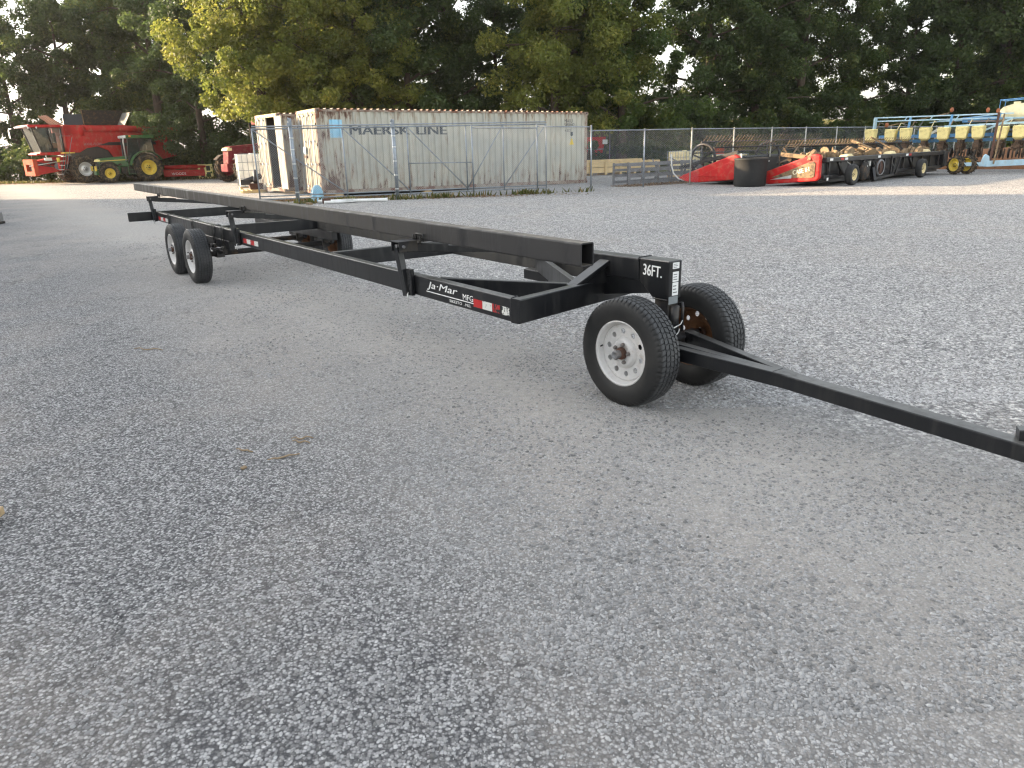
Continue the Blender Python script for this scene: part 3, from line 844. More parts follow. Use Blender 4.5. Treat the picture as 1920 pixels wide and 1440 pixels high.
    if doors == 'shut':
        door(.09, Wy/2-.004); door(Wy/2+.004, Wy-.09)
        mb = MB().mat('pale_blue'); mb.box(-.058, -.054, 1.42, 1.72, base+1.42, base+1.66); mb.mat('decal_white'); mb.box(-.06, -.0585, 1.47, 1.67, base+1.5, base+1.58); mb.build('notice', T)
        mb = MB().mat('rust'); mb.box(-.06, -.0, 1.4, 1.75, base+1.28, base+1.36); mb.build('lock_box', T)
        text_obj('door_lettering', text_mesh('MAEU 580', .1, width=.5, height=.1), 'letter_grey', T, FACE((-.014, .95, base+2.5), (0, -1, 0), (0, 0, 1)))
        text_obj('door_lettering', text_mesh('MAX GROSS\nTARE\nNET\nCU CAP', .1, width=.36, height=.36), 'letter_grey', T, FACE((-.014, .8, base+.8), (0, -1, 0), (0, 0, 1)))
    else:
        door(Wy/2+.004, Wy-.09)
        M = Matrix.Translation((-.02, .1, 0)) @ Matrix.Rotation(R(172), 4, 'Z') @ Matrix.Translation((0, -.1, 0))
        door(.1, Wy/2, M, 'white door swung wide open')
    if marked:
        def on_side(name, me, matn, x, z):
            bm = bmesh.new(); bm.from_mesh(me)
            bmesh.ops.translate(bm, verts=bm.verts, vec=(x, z, 0))
            xs = [v.co.x for v in bm.verts]; a, b = min(xs), max(xs)
            for px, _ in PX:
                if a < px < b: bmesh.ops.bisect_plane(bm, geom=bm.verts[:]+bm.edges[:]+bm.faces[:], plane_co=(px, 0, 0), plane_no=(1, 0, 0))
            for v in bm.verts:
                X, Z = v.co.x, v.co.y; v.co = (X, .012+depth_at(X)-.004-v.co.z*3, Z)
            bm.to_mesh(me); bm.free(); me.materials.clear(); me.materials.append(MATS[matn])
            o = bpy.data.objects.new(name, me); C.objects.link(o); o.parent = T
        on_side('line_lettering', text_mesh('MAERSK', .5, width=2.34, bold=.02, height=.31), 'letter_grey', 1.2, base+2.06)
        on_side('line_lettering', text_mesh('LINE', .5, width=1.27, bold=.02, height=.31), 'letter_grey', 3.84, base+2.06)
        def rect(x, z, w_, h_):
            me = bpy.data.meshes.new('m'); me.from_pydata([(0, 0, 0), (w_, 0, 0), (w_, h_, 0), (0, h_, 0)], [], [(0, 1, 2, 3)]); return me
        on_side('blue_emblem', rect(0, 0, .46, .62), 'pale_blue', .48, base+1.96)
        star = bpy.data.meshes.new('m'); pts = [((.24 if k % 2 == 0 else .11)*math.sin(math.pi*k/7)+.0, (.24 if k % 2 == 0 else .11)*math.cos(math.pi*k/7), 0) for k in range(14)]
        star.from_pydata(pts, [], [tuple(range(14))[::-1]])
        me = text_mesh('MAEU', .1, width=.4, height=.13); on_side('code_lettering', me, 'letter_grey', Lx-1.17, base+2.52)
        me = text_mesh('580942', .1, width=.5, height=.13); on_side('code_lettering', me, 'letter_grey', Lx-1.17, base+2.36)
        me = text_mesh('45G1', .1, width=.3, height=.11); on_side('code_lettering', me, 'letter_grey', Lx-1.15, base+2.14)
        tri = bpy.data.meshes.new('m'); tri.from_pydata([(0, 0, 0), (.2, 0, 0), (.1, .27, 0)], [], [(0, 1, 2)]); on_side('hazard_triangle', tri, 'decal_yellow', Lx-.9, base+1.62)
        me = rect(0, 0, .1, .16); on_side('mark', me, 'letter_grey', Lx-.85, base+1.98)
        me = text_mesh('S', .1, width=.05, height=.1); 
    return T
CA = math.atan2(.509, .8608)
k1 = container('shipping_container', 'long pale grey rusty shipping container with big dark lettering behind the chain link gate', (-6.72, 27.8, 0), CA, 11.9, 2.44, 2.95, True, 'shut')
k1.rotation_euler = (0, R(.6), CA)
container('shipping_container', 'second shipping container left of the lettered one, its end door open on a dark inside', (-8.9, 30.6, 0), math.atan2(.6, .8), 11.9, 2.44, 2.95, False, 'open')

# ------------------------------------------------------------------ fence and gate
ZF = 2.12
def wire_panel(mb, A, B, z0, z1, pitch=.075, r=.0028):
    A, B = Vector(A), Vector(B); Ln = (B-A).length; d = (B-A).normalized(); H = z1-z0
    off = d.cross(Vector((0, 0, 1)))*.004
    n = int((Ln+H)/pitch)
    for sgn in (1, -1):
        for k in range(n+1):
            s0 = -H+k*pitch; s1 = s0+H; za, zb = z0, z1
            if s0 < 0: za = z0-s0; s0 = 0
            if s1 > Ln: zb = z1-(s1-Ln); s1 = Ln
            if zb-za < .02: continue
            p, q = (s0, za), (s1, zb)
            if sgn < 0: p, q = (Ln-s0, za), (Ln-s1, zb)
            P = A+d*p[0]+off*sgn; Q = A+d*q[0]+off*sgn; P.z = p[1]; Q.z = q[1]
            mb.tube([P, Q], r, 3, caps=False)
def fence_post(parent, p, h, r=.03, matn='galv', cap=True):
    mb = MB().mat(matn); mb.tube([(p[0], p[1], -.05), (p[0], p[1], h)], r, 12)
    if cap: mb.sphere((p[0], p[1], h), r*1.15, r*1.15, r*.9, 10, 6)
    mb.build('post', parent)
def build_fence():
    T = thing('chain_link_fence', 'chain link boundary fence running from the container behind the farm machines to the right', 'fence')
    pts = [Vector((3.08, 28.0, 0))]
    for k in range(1, 15): pts.append(Vector((2.92+2.13*k, 26.55+1.72*k, 0)))
    pts[1] = Vector((5.25, 29.4, 0))
    for k, p in enumerate(pts):
        h = ZF+(.14 if k == 0 else 0)
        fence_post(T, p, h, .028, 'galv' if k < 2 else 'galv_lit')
        if k:
            a = pts[k-1]
            mb = MB().mat('galv'); mb.tube([(a.x, a.y, ZF-.03), (p.x, p.y, ZF-.03)], .02, 8); mb.build('top_rail', T)
            mb = MB().mat('wire'); wire_panel(mb, (a.x, a.y, 0), (p.x, p.y, 0), .04, ZF-.05, .075 if k < 4 else .1, .0018 if k < 3 else .0015); mb.build('wire_mesh', T)
    # post line that closes the gap in front of the container
    T2 = thing('chain_link_fence', 'chain link fence section in front of the lettered container, posts standing on gravel', 'fence')
    q = [Vector((-1.18, 27.11, 0)), Vector((1.11, 27.71, 0)), Vector((3.02, 27.98, 0))]
    ZG = 2.3
    for k, p in enumerate(q[:2]): fence_post(T2, p, ZG+.02, .026)
    for a, b in zip(q, q[1:]):
        mb = MB().mat('galv'); mb.tube([(a.x, a.y, ZG-.03), (b.x, b.y, ZG-.08)], .02, 8); mb.build('top_rail', T2)
        mb = MB().mat('wire'); wire_panel(mb, (a.x, a.y, 0), (b.x, b.y, 0), .04, ZG-.08); mb.build('wire_mesh', T2)
    # heavy gate posts
    for (x, y), h, lab in (((-6.95, 25.3), 2.62, 'tall thick grey steel gate post, left one, by the blue bucket'), ((-3.72, 25.85), 2.52, 'tall thick grey steel gate post near the middle of the lettered container side')):
        P = thing('gate_post', lab, 'post', (x, y, 0))
        mb = MB().mat('galv'); mb.tube([(0, 0, -.05), (0, 0, h)], .062, 16); mb.sphere((0, 0, h), .07, .07, .05, 12, 6); mb.build('pole', P)
        for z in (.35, .8, 1.25, 1.7, 2.05):
            mb = MB().mat('bright_steel'); mb.lathe([(z-.018, .066), (z-.016, .07), (z+.016, .07), (z+.018, .066)], 16, axis='Z'); mb.build('band', P)
        mb = MB().mat('galv'); mb.tube([(.0, -.1, h-.12), (.05, -.12, h-.05), (-.02, -.1, h+.05), (-.05, -.1, h-.04)], .02, 8); mb.box(-.06, .06, -.13, -.02, h-.2, h-.1); mb.build('roller_bracket', P)
    # sliding gate leaf behind the posts
    G = thing('sliding_gate', 'wide chain link sliding gate with diagonal braces closed in front of both containers', 'gate')
    A, B = Vector((-9.3, 28.9, 0)), Vector((1.75, 28.9, 0))
    A = Vector((-9.35, 27.3, 0)); B = Vector((1.75, 29.9, 0))
    return G
G = build_fence()
def build_gate(G):
    # leaf line passes just behind the heavy posts
    P = [Vector(p) for p in ((-8.75, 25.65, 0), (-5.95, 25.75, 0), (-3.58, 26.02, 0), (-1.5, 26.9, 0), (-.08, 27.45, 0), (1.42, 27.95, 0))]
    A = Vector((-8.25, 25.45, 0)); B = Vector((1.46, 28.25, 0)); d = (B-A)
    fr = [0, .285, .5, .705, .84, 1]
    zb, zt = .13, 2.36
    V = [A+d*f for f in fr]
    for p in V:
        mb = MB().mat('galv'); mb.tube([(p.x, p.y, zb-.03), (p.x, p.y, zt+.02)], .024, 10); mb.build('upright', G)
    for z in (zb, zb+.1, zt):
        mb = MB().mat('galv'); mb.tube([(A.x, A.y, z), (B.x, B.y, z)], .026 if z > 1 else .022, 10); mb.build('rail', G)
    mb = MB().mat('galv'); mb.tube([(A.x, A.y, zt+.075), (B.x, B.y, zt+.075)], .022, 8); mb.build('track_rail', G)
    for i, up in ((0, 0), (1, 0), (2, 0), (3, 1), (4, 1)):
        p, q = V[i], V[i+1]
        z0, z1 = (zb+.1, zt) if up else (zt, zb+.1)
        mb = MB().mat('galv'); mb.tube([(p.x, p.y-.02, z0), (q.x, q.y-.02, z1)], .02, 8); mb.build('diagonal_brace', G)
    p, q = V[2], V[3]
    mb = MB().mat('galv'); mb.tube([(p.x, p.y-.03, 1.15), (q.x+.2, q.y-.03, 1.12)], .018, 8); mb.build('middle_rail', G)
    for a, b in zip(V, V[1:]):
        mb = MB().mat('wire'); wire_panel(mb, (a.x, a.y, 0), (b.x, b.y, 0), zb+.1, zt, .075, .0028); mb.build('wire_mesh', G)
build_gate(G)

# ------------------------------------------------------------------ machines on the left
def lights(mb, pts, r=.07, m='decal_white'):
    mb.mat(m)
    for p in pts: mb.sphere(p, r*.6, r, r, 10, 6)
def build_combine():
    T = thing('combine_harvester', 'red combine harvester parked by the trees, grain tank covers open, header off', 'combine harvester', (-28.0, 50.6, 0), math.atan2(-.72, -.69))
    ys = 1.5
    # body: side panels have the swept lower edge
    side = [(-5.9, 1.55), (-5.9, 2.7), (-5.0, 3.05), (-.3, 3.1), (.75, 2.9), (.75, 1.9), (.2, 1.9), (-.25, 2.15), (-.9, 2.25), (-1.5, 2.0), (-1.9, 1.35), (-2.4, 1.0), (-3.9, 1.05), (-4.6, 1.3)]
    for s in (1, -1):
        mb = MB().mat('combine_red'); mb.prism(side, s*(ys-.12), s*ys); mb.build('side_panel', T, bevel=.04)
    mb = MB().mat('black_paint'); mb.box(-4.9, .7, -1.35, 1.35, 1.1, 2.9); mb.build('inner_body', T)
    mb = MB().mat('combine_red'); mb.box(-3.0, .85, -1.42, 1.42, 2.95, 3.55); mb.box(.45, .85, -1.42, 1.42, 1.95, 3.55); mb.build('grain_tank', T, bevel=.04)
    mb = MB().mat('combine_red'); mb.box(-5.4, -3.0, -1.3, 1.3, 2.75, 3.15); mb.build('engine_cover', T, bevel=.05)
    # tank covers
    mb = MB().mat('black_paint'); mb.hexa([(-2.9, -1.3, 3.55), (-2.9, -1.26, 3.55), (.0, -1.26, 3.55), (.0, -1.3, 3.55)], [(-2.6, -1.9, 4.35), (-2.6, -1.86, 4.35), (-.2, -1.86, 4.35), (-.2, -1.9, 4.35)]); mb.build('tank_cover', T)
    mb = MB().mat('black_paint'); mb.hexa([(-2.9, -1.3, 3.55), (-2.9, 1.3, 3.55), (-2.86, 1.3, 3.55), (-2.86, -1.3, 3.55)], [(-3.3, -1.6, 4.35), (-3.3, 1.6, 4.35), (-3.26, 1.6, 4.35), (-3.26, -1.6, 4.35)]); mb.build('tank_cover', T)
    mb = MB().mat('dark_part'); mb.hexa([(-2.4, 1.26, 3.55), (-2.4, 1.3, 3.55), (-.4, 1.3, 3.55), (-.4, 1.26, 3.55)], [(-2.7, 1.86, 4.42), (-2.7, 1.9, 4.42), (-.2, 1.9, 4.42), (-.2, 1.86, 4.42)]); mb.mat('dusty_part'); mb.bar((-.4, 1.3, 3.55), (-.18, 1.9, 4.45), .06, .05); mb.build('tank_cover', T)
    mb = MB().mat('rust'); mb.hexa([(.7, -1.2, 3.56), (.74, -1.2, 3.56), (.74, 1.1, 3.56), (.7, 1.1, 3.56)], [(1.4, -1.2, 4.15), (1.44, -1.2, 4.15), (1.44, .5, 4.15), (1.4, .5, 4.15)]); mb.mat('dusty_part')
    for y in (-1.2, -.4, .1, .6): mb.bar((.72, y, 3.56), (1.44, y*.8, 4.18), .05, .05)
    mb.build('tank_cover', T)
    # unloading auger along the near side
    mb = MB().mat('combine_red'); mb.tube([(-.3, 1.35, 3.35), (-6.9, 1.5, 3.25)], .2, 16); mb.tube([(-.1, 1.35, 2.9), (-.1, 1.35, 3.3), (-.35, 1.35, 3.36)], .22, 14); mb.build('unloading_auger', T)
    # cab
    cz0, cz1 = 1.95, 3.42
    mb = MB().mat('black_paint')
    for p, q in (((.95, 1.0, cz0), (.95, 1.0, cz1)), ((.95, -1.0, cz0), (.95, -1.0, cz1)), ((2.2, .9, cz0), (2.55, .95, cz1)), ((2.2, -.9, cz0), (2.55, -.95, cz1)), ((1.55, 1.0, cz0), (1.75, 1.03, cz1))):
        mb.bar(p, q, .08, .08)
    mb.build('cab_frame', T)
    for nm, q in (('windscreen', [(2.2, -.88, cz0), (2.2, .88, cz0), (2.55, .93, cz1), (2.55, -.93, cz1)]), ('side_window', [(1.0, 1.0, cz0), (2.17, .94, cz0), (2.5, .98, cz1), (1.0, 1.0, cz1)]), ('side_window', [(1.0, -1.0, cz0), (2.17, -.94, cz0), (2.5, -.98, cz1), (1.0, -1.0, cz1)])):
        mb = MB().mat('cab_glass'); mb.add(q, [(0, 1, 2, 3)]); mb.build(nm, T)
    mb = MB().mat('combine_red'); mb.box(.9, 2.75, -1.15, 1.15, cz1, cz1+.16); mb.mat('white_paint'); mb.box(2.4, 2.9, -1.1, 1.1, cz1+.02, cz1+.1); mb.build('cab_roof', T, bevel=.04)
    mb = MB().mat('combine_red'); mb.box(.9, 2.35, -1.05, 1.05, 1.78, 1.95); mb.box(2.2, 2.5, -.9, .9, 1.8, 1.9); mb.build('cab_floor', T, bevel=.03)
    mb = MB().mat('dark_part'); mb.box(1.1, 1.6, -.3, .3, 2.0, 2.45); mb.box(1.08, 1.2, -.3, .3, 2.4, 3.1); mb.tube([(1.9, 0, 2.0), (2.0, 0, 2.6)], .05, 8); mb.mat('orange_paint'); mb.box(1.2, 1.5, .45, .75, 2.2, 2.5); mb.build('cab_seat', T)
    mb = MB(); lights(mb, [(2.93, y, cz1+.04) for y in (-.9, -.55, -.2, .2, .55, .9)]+[(2.75, 1.15, cz1-.02), (2.3, 1.18, cz1-.02)]); mb.build('work_light', T)
    mb = MB().mat('black_paint'); mb.tube([(2.8, -1.1, cz1), (3.1, -1.6, cz1-.02)], .03, 6); mb.box(3.05, 3.12, -1.75, -1.5, cz1-.55, cz1-.08); mb.mat('decal_white'); mb.box(3.121, 3.125, -1.73, -1.53, cz1-.5, cz1-.12); mb.build('mirror', T)
    # feeder house
    mb = MB().mat('combine_red')
    mb.hexa([(.7, -.7, .9), (.7, .7, .9), (2.6, .72, .6), (2.6, -.72, .6)], [(.7, -.7, 1.75), (.7, .7, 1.75), (2.6, .72, 1.45), (2.6, -.72, 1.45)]); mb.build('feeder_house', T, bevel=.03)
    F = MB().mat('faded_red')
    F.box(2.6, 2.85, -1.05, -.55, .55, 1.55); F.box(2.6, 2.85, .55, 1.05, .55, 1.55); F.box(2.6, 2.85, -.549, .549, 1.22, 1.55); F.box(2.6, 2.85, -.549, .549, .55, .82); F.mat('interior_dark'); F.box(2.55, 2.65, -.55, .55, .82, 1.22)
    F.build('feeder_face', T, bevel=.03)
    mb = MB().mat('dark_part')
    for k in range(7): mb.tube([(rnd.uniform(1.2, 2.8), .74, rnd.uniform(.8, 1.5)), (rnd.uniform(1.2, 2.9), .8, rnd.uniform(.8, 1.6)), (rnd.uniform(1.2, 2.9), .76, rnd.uniform(.8, 1.4))], .025, 6)
    mb.mat('bright_steel'); mb.box(1.7, 2.1, .75, .85, 1.45, 1.62); mb.tube([(1.2, .8, 1.4), (3.0, .8, 1.15)], .03, 6); mb.mat('steel_grey'); mb.tube([(1.4, .76, 1.1), (1.4, .85, 1.1)], .22, 16); mb.build('feeder_drive', T)
    # ladder
    mb = MB().mat('black_paint')
    for y in (1.62, 2.05): mb.bar((1.15, y, 1.85), (1.55, y, .55), .05, .04)
    mb.mat('bright_steel')
    for k in range(5): mb.box(1.2+.09*k, 1.4+.09*k, 1.64, 2.03, 1.66-.26*k, 1.69-.26*k)
    mb.mat('yellow_paint'); mb.box(.7, 1.3, 1.4, 2.1, 1.86, 1.92); mb.build('ladder', T)
    mb = MB().mat('steel_grey'); mb.tube([(1.2, 1.5, 1.9), (1.2, 1.5, 2.9), (.6, 1.5, 2.9)], .018, 6); mb.tube([(1.35, 2.1, .9), (.7, 2.1, 2.8)], .018, 6); mb.build('handrail', T)
    mb = MB().mat('yellow_paint'); mb.tube([(1.55, 1.55, 1.35), (1.55, 1.55, 1.62)], .09, 10); mb.mat('header_red'); mb.tube([(1.55, 1.55, .95), (1.55, 1.55, 1.32)], .08, 10); mb.build('extinguisher', T)
    # wheels
    for s in (1, -1):
        simple_wheel(T, TR(.1, s*1.42, .88, 0 if s > 0 else math.pi), .88, .62, .42, 'bright_steel', 18)
        simple_wheel(T, TR(-3.9, s*1.25, .62, 0 if s > 0 else math.pi), .62, .42, .3, 'bright_steel', 16)
    mb = MB().mat('dark_part'); mb.box(-.15, .35, -1.3, 1.3, .7, 1.05); mb.box(-4.0, -3.8, -1.2, 1.2, .5, .75); mb.box(-3.5, 1.0, -.9, .9, .9, 1.2); mb.build('axle', T)
    mb = MB().mat('black_paint'); mb.hexa([(-4.6, 1.501, 2.3), (-4.6, 1.505, 2.3), (-.9, 1.505, 2.3), (-.9, 1.501, 2.3)], [(-4.6, 1.501, 2.5), (-4.6, 1.505, 2.5), (-1.6, 1.505, 2.5), (-1.6, 1.501, 2.5)]); mb.build('side_stripe', T)
    text_obj('lettering', text_mesh('CASE IH', .2, width=1.0, bold=.01, height=.2), 'decal_white', T, FACE((-2.9, 1.508, 2.3), (-1, 0, 0), (0, 0, 1)))
    text_obj('lettering', text_mesh('AXIAL-FLOW', .2, width=1.1, shear=.3, height=.16), 'steel_grey', T, FACE((-.1, 1.508, 2.32), (-1, 0, 0), (0, 0, 1)))
    return T
def build_tractor(name, label, loc, rz, body, rimm, hood_h, yellow_nose, cab=True):
    T = thing(name, label, 'tractor', loc, rz)
    # origin at rear axle on the ground, x forward
    mb = MB().mat(body); mb.hexa([(.95, -.36, .95), (.95, .36, .95), (2.75, .3, .95), (2.75, -.3, .95)], [(.95, -.36, hood_h), (.95, .36, hood_h), (2.7, .3, hood_h-.12), (2.7, -.3, hood_h-.12)]); mb.build('hood', T, bevel=.06)
    mb = MB().mat('black_paint' if yellow_nose else 'maroon'); mb.hexa([(2.72, -.27, .85), (2.72, .27, .85), (2.84, .24, .87), (2.84, -.24, .87)], [(2.7, -.28, hood_h-.32), (2.7, .28, hood_h-.32), (2.78, .26, hood_h-.34), (2.78, -.26, hood_h-.34)])
    for s in (1, -1): mb.box(1.9, 2.65, s*.345-.012, s*.345+.012, 1.0, hood_h-.35)
    mb.build('grille', T)
    mb = MB().mat('cream' if not yellow_nose else 'pale_yellow'); mb.hexa([(2.6, -.32, hood_h-.31), (2.6, .32, hood_h-.31), (2.86, .27, hood_h-.31), (2.86, -.27, hood_h-.31)], [(2.6, -.31, hood_h-.16), (2.6, .31, hood_h-.16), (2.78, .26, hood_h-.17), (2.78, -.26, hood_h-.17)]); mb.build('headlight_panel', T, bevel=.02)
    if yellow_nose:
        mb = MB().mat('yellow_paint')
        for s in (1, -1): mb.hexa([(1.0, s*.362, hood_h-.25), (1.0, s*.366, hood_h-.25), (2.6, s*.336, hood_h-.3), (2.6, s*.332, hood_h-.3)], [(1.0, s*.362, hood_h-.2), (1.0, s*.366, hood_h-.2), (2.6, s*.336, hood_h-.26), (2.6, s*.332, hood_h-.26)])
        mb.build('side_stripe', T)
        mb = MB().mat('yellow_paint'); mb.box(2.95, 3.02, .32, .62, .75, 1.05); mb.box(2.95, 3.02, -.62, -.32, .75, 1.05); mb.build('front_marker', T)
    mb = MB().mat(body); mb.box(.0, 2.7, -.3, .3, .55, .95); mb.box(2.5, 2.95, -.35, .35, .5, .85); mb.build('chassis', T, bevel=.04)
    mb = MB().mat(body if yellow_nose else 'dark_part'); mb.bar((2.35, -.85, .6), (2.35, .85, .6), .16, .16); mb.tube([(0, -.8, .88), (0, .8, .88)], .14, 12); mb.build('axle', T)
    for s in (1, -1):
        simple_wheel(T, TR(0, s*.98, .88, 0 if s > 0 else math.pi), .88, .5, .46, rimm, 20, dish=.1)
        simple_wheel(T, TR(2.35, s*.95, .6, 0 if s > 0 else math.pi), .6, .4, .3, rimm, 18, dish=.06)
        mb = MB().mat(body); prev = None
        for k in range(9):
            a = R(10+k*18); p = (1.0*math.cos(a), .88+1.0*math.sin(a))
            if prev: mb.hexa([(prev[0], s*.7, prev[1]), (prev[0], s*1.15, prev[1]), (p[0], s*1.15, p[1]), (p[0], s*.7, p[1])], [(prev[0]*1.04, s*.7, prev[1]*1.02), (prev[0]*1.04, s*1.15, prev[1]*1.02), (p[0]*1.04, s*1.15, p[1]*1.02), (p[0]*1.04, s*.7, p[1]*1.02)])
            prev = p
        mb.build('rear_fender', T)
        mb = MB().mat('dark_part'); prev = None
        for k in range(5):
            a = R(40+k*25); p = (2.35+.7*math.cos(a), .6+.7*math.sin(a))
            if prev: mb.bar((prev[0], s*.95, prev[1]), (p[0], s*.95, p[1]), .34, .03)
            prev = p
        mb.build('front_fender', T)
    if cab:
        z0, z1 = 1.25, 2.68
        mb = MB().mat('black_paint')
        for s in (1, -1):
            for p, q in (((1.0, s*.55, z0), (.9, s*.72, z1)), ((.25, s*.78, z0-.2), (.3, s*.78, z1)), ((-.65, s*.68, z0+.3), (-.5, s*.72, z1))): mb.bar(p, q, .06, .06)
        mb.build('cab_frame', T)
        for nm, q in (('windscreen', [(1.0, -.55, z0), (1.0, .55, z0), (.9, .72, z1), (.9, -.72, z1)]), ('side_window', [(1.0, .56, z0), (-.6, .76, z0+.1), (-.5, .74, z1), (.9, .73, z1)]), ('side_window', [(1.0, -.56, z0), (-.6, -.76, z0+.1), (-.5, -.74, z1), (.9, -.73, z1)]), ('rear_window', [(-.64, -.66, z0+.3), (-.64, .66, z0+.3), (-.5, .7, z1), (-.5, -.7, z1)])):
            mb = MB().mat('cab_glass'); mb.add(q, [(0, 1, 2, 3)]); mb.build(nm, T)
        mb = MB().mat(body); mb.box(-.7, 1.0, -.82, .82, z1, z1+.2); mb.mat('white_paint'); mb.box(.98, 1.06, -.8, .8, z1+.02, z1+.18); mb.mat('lamp_orange'); mb.box(.7, .85, .8, .88, z1+.08, z1+.18); mb.build('cab_roof', T, bevel=.04)
        mb = MB().mat('dark_part'); mb.box(-.3, .2, -.28, .28, 1.3, 1.55); mb.box(-.38, -.25, -.28, .28, 1.5, 2.25); mb.bar((.85, 0, 1.2), (.6, 0, 1.75), .08, .08); mb.build('seat', T)
        mb = MB().mat('bright_steel'); mb.tube([(1.1, .42, 1.3), (1.1, .42, 2.5), (1.05, .42, 2.75)], .04, 10); mb.build('exhaust_pipe', T)
    else:
        mb = MB().mat('dark_part'); mb.tube([(1.5, .2, hood_h-.1), (1.5, .2, hood_h+.9)], .05, 10); mb.build('exhaust_pipe', T)
        mb = MB().mat(body); mb.box(-.7, .95, -.7, .7, 1.1, 1.5); mb.box(-.7, .95, -.7, .7, 2.6, 2.8); mb.build('cab_shell', T, bevel=.04)
    mb = MB().mat(body if yellow_nose else 'dark_part')
    for x in (.75, 1.15): mb.bar((x, .78, .45), (x, .78, 1.2), .04, .04)
    for z in (.5, .75, 1.0): mb.box(.77, 1.13, .66, .8, z, z+.03)
    mb.mat('dark_part'); mb.box(.5, 1.5, .35, .62, .55, .95); mb.build('steps', T)
    mb = MB().mat('dark_part')
    for k in range(6): mb.tube([(rnd.uniform(1.2, 2.6), .33, rnd.uniform(.6, 1.1)), (rnd.uniform(1.2, 2.6), .38, rnd.uniform(.6, 1.2))], .03, 6)
    mb.build('engine_parts', T)
    return T
build_combine()
build_tractor('tractor', 'green tractor with yellow wheel rims and cab, parked in front of the red combine', (-23.9, 50.9, 0), math.atan2(-.66, -.75), 'green_paint', 'yellow_paint', 1.62, True)
t2 = build_tractor('tractor', 'dark red tractor nose behind the white cage tank, front wheels caked in mud', (-13.6, 46.6, 0), math.atan2(-.72, -.69), 'maroon', 'maroon', 1.75, False, cab=False); t2.scale = (1.22, 1.22, 1.22)

def build_mower():
    T = thing('rotary_mower', 'low red rotary mower on the ground behind the green tractor', 'mower', (-22.9, 53.2, 0), math.atan2(-.3, -.95))
    mb = MB().mat('header_red'); mb.box(-2.0, .6, -.9, .9, .38, .55); mb.box(-2.0, .6, -.95, -.9, .2, .62); mb.box(-2.0, .6, .9, .95, .2, .62); mb.build('deck', T, bevel=.02)
    mb = MB().mat('header_red'); mb.tube([(-2.1, .8, .8), (.5, .8, .8)], .14, 12)
    for x in (-1.8, -.9, 0): mb.bar((x, .8, .5), (x, .8, .85), .08, .3)
    mb.build('frame_tube', T)
    mb = MB().mat('header_red'); mb.bar((.5, 0, .6), (1.6, 0, .7), .12, .12); mb.bar((.3, .7, .55), (1.4, .1, .68), .08, .08); mb.bar((.3, -.7, .55), (1.4, -.1, .68), .08, .08); mb.build('hitch_frame', T)
    mb = MB().mat('header_red'); mb.box(-1.2, .3, .955, .975, .22, .52); mb.build('side_skirt', T)
    text_obj('lettering', text_mesh('WOODS', .1, width=.9, height=.16), 'decal_white', T, FACE((.1, .98, .3), (-1, 0, 0), (0, 0, 1)))
    for x, y in ((-2.3, .7), (-2.3, -.6)): simple_wheel(T, TR(x, y, .3), .3, .18, .14, 'header_red', tyremat='rubber', nseg=20)
build_mower()

def ibc(label, loc, rz, w=1.15, d=1.0, h=1.0, base='pallet', matn='hdpe'):
    T = thing('cage_tank', label, 'cage tank', loc, rz)
    mb = MB().mat(matn); mb.box(-w/2+.03, w/2-.03, -d/2+.03, d/2-.03, .16, .14+h); mb.tube([(0, 0, .14+h), (0, 0, .19+h)], .12, 14); mb.build('tank', T, bevel=.06)
    mb = MB().mat('galv')
    for k in range(7):
        x = -w/2+w*k/6
        for y in (-d/2, d/2): mb.tube([(x, y, .14), (x, y, .16+h)], .01, 6)
        y = -d/2+d*k/6
        for x2 in (-w/2, w/2): mb.tube([(x2, y, .14), (x2, y, .16+h)], .01, 6)
    for k in range(5):
        z = .16+h*k/4; mb.tube([(-w/2, -d/2, z), (w/2, -d/2, z), (w/2, d/2, z), (-w/2, d/2, z), (-w/2, -d/2, z)], .011, 6)
    mb.build('cage', T)
    mb = MB().mat('lumber')
    for x in (-w/2+.07, 0, w/2-.07): mb.box(x-.06, x+.06, -d/2, d/2, 0, .1)
    mb.box(-w/2, w/2, -d/2, d/2, .1, .13); mb.build('pallet', T)
    return T
ibc('white plastic tank in a wire cage, standing beside the open container end', (-11.7, 35.6, 0), R(22), 1.4, 1.1, 1.42)
ibc('white cage tank standing behind the red header shield beyond the fence', (8.4, 36.4, 0), R(35), 1.2, 1.0, 1.05, matn='cream')
ibc('small cream cage tank standing right of the first, half hidden by black reel bars', (10.6, 36.6, 0), R(35), 1.6, .9, .85, matn='cream')

def crate(label, loc, rz, grp):
    T = thing('plastic_crate', label, 'crate', loc, rz, grp)
    mb = MB().mat('pale_yellow'); w, h = .9, .95
    for s in (1, -1):
        for a, b in ((-w/2, -.36*w), (-.08*w, .08*w), (.36*w, w/2)):
            mb.box(a, b, s*w/2-.03, s*w/2+.03, 0, h); mb.box(s*w/2-.03, s*w/2+.03, a, b, 0.001, h-.001)
        for z in (0, h*.44, h*.88):
            mb.box(-w/2, w/2, s*w/2-.026, s*w/2+.026, z+.002, z+.1); mb.box(s*w/2-.026, s*w/2+.026, -w/2, w/2, z+.003, z+.099)
    mb.build('frame', T); mb = MB().mat('interior_dark'); mb.box(-.36, .36, -.36, .36, .05, .8); mb.build('contents', T)
crate('yellow slatted crate on the gravel at the foot of the trees, left one', (-20.8, 53.4, 0), R(15), 'crates by the trees')
crate('yellow slatted crate beside the muddy tractor wheel, right one', (-19.4, 53.6, 0), R(-5), 'crates by the trees')
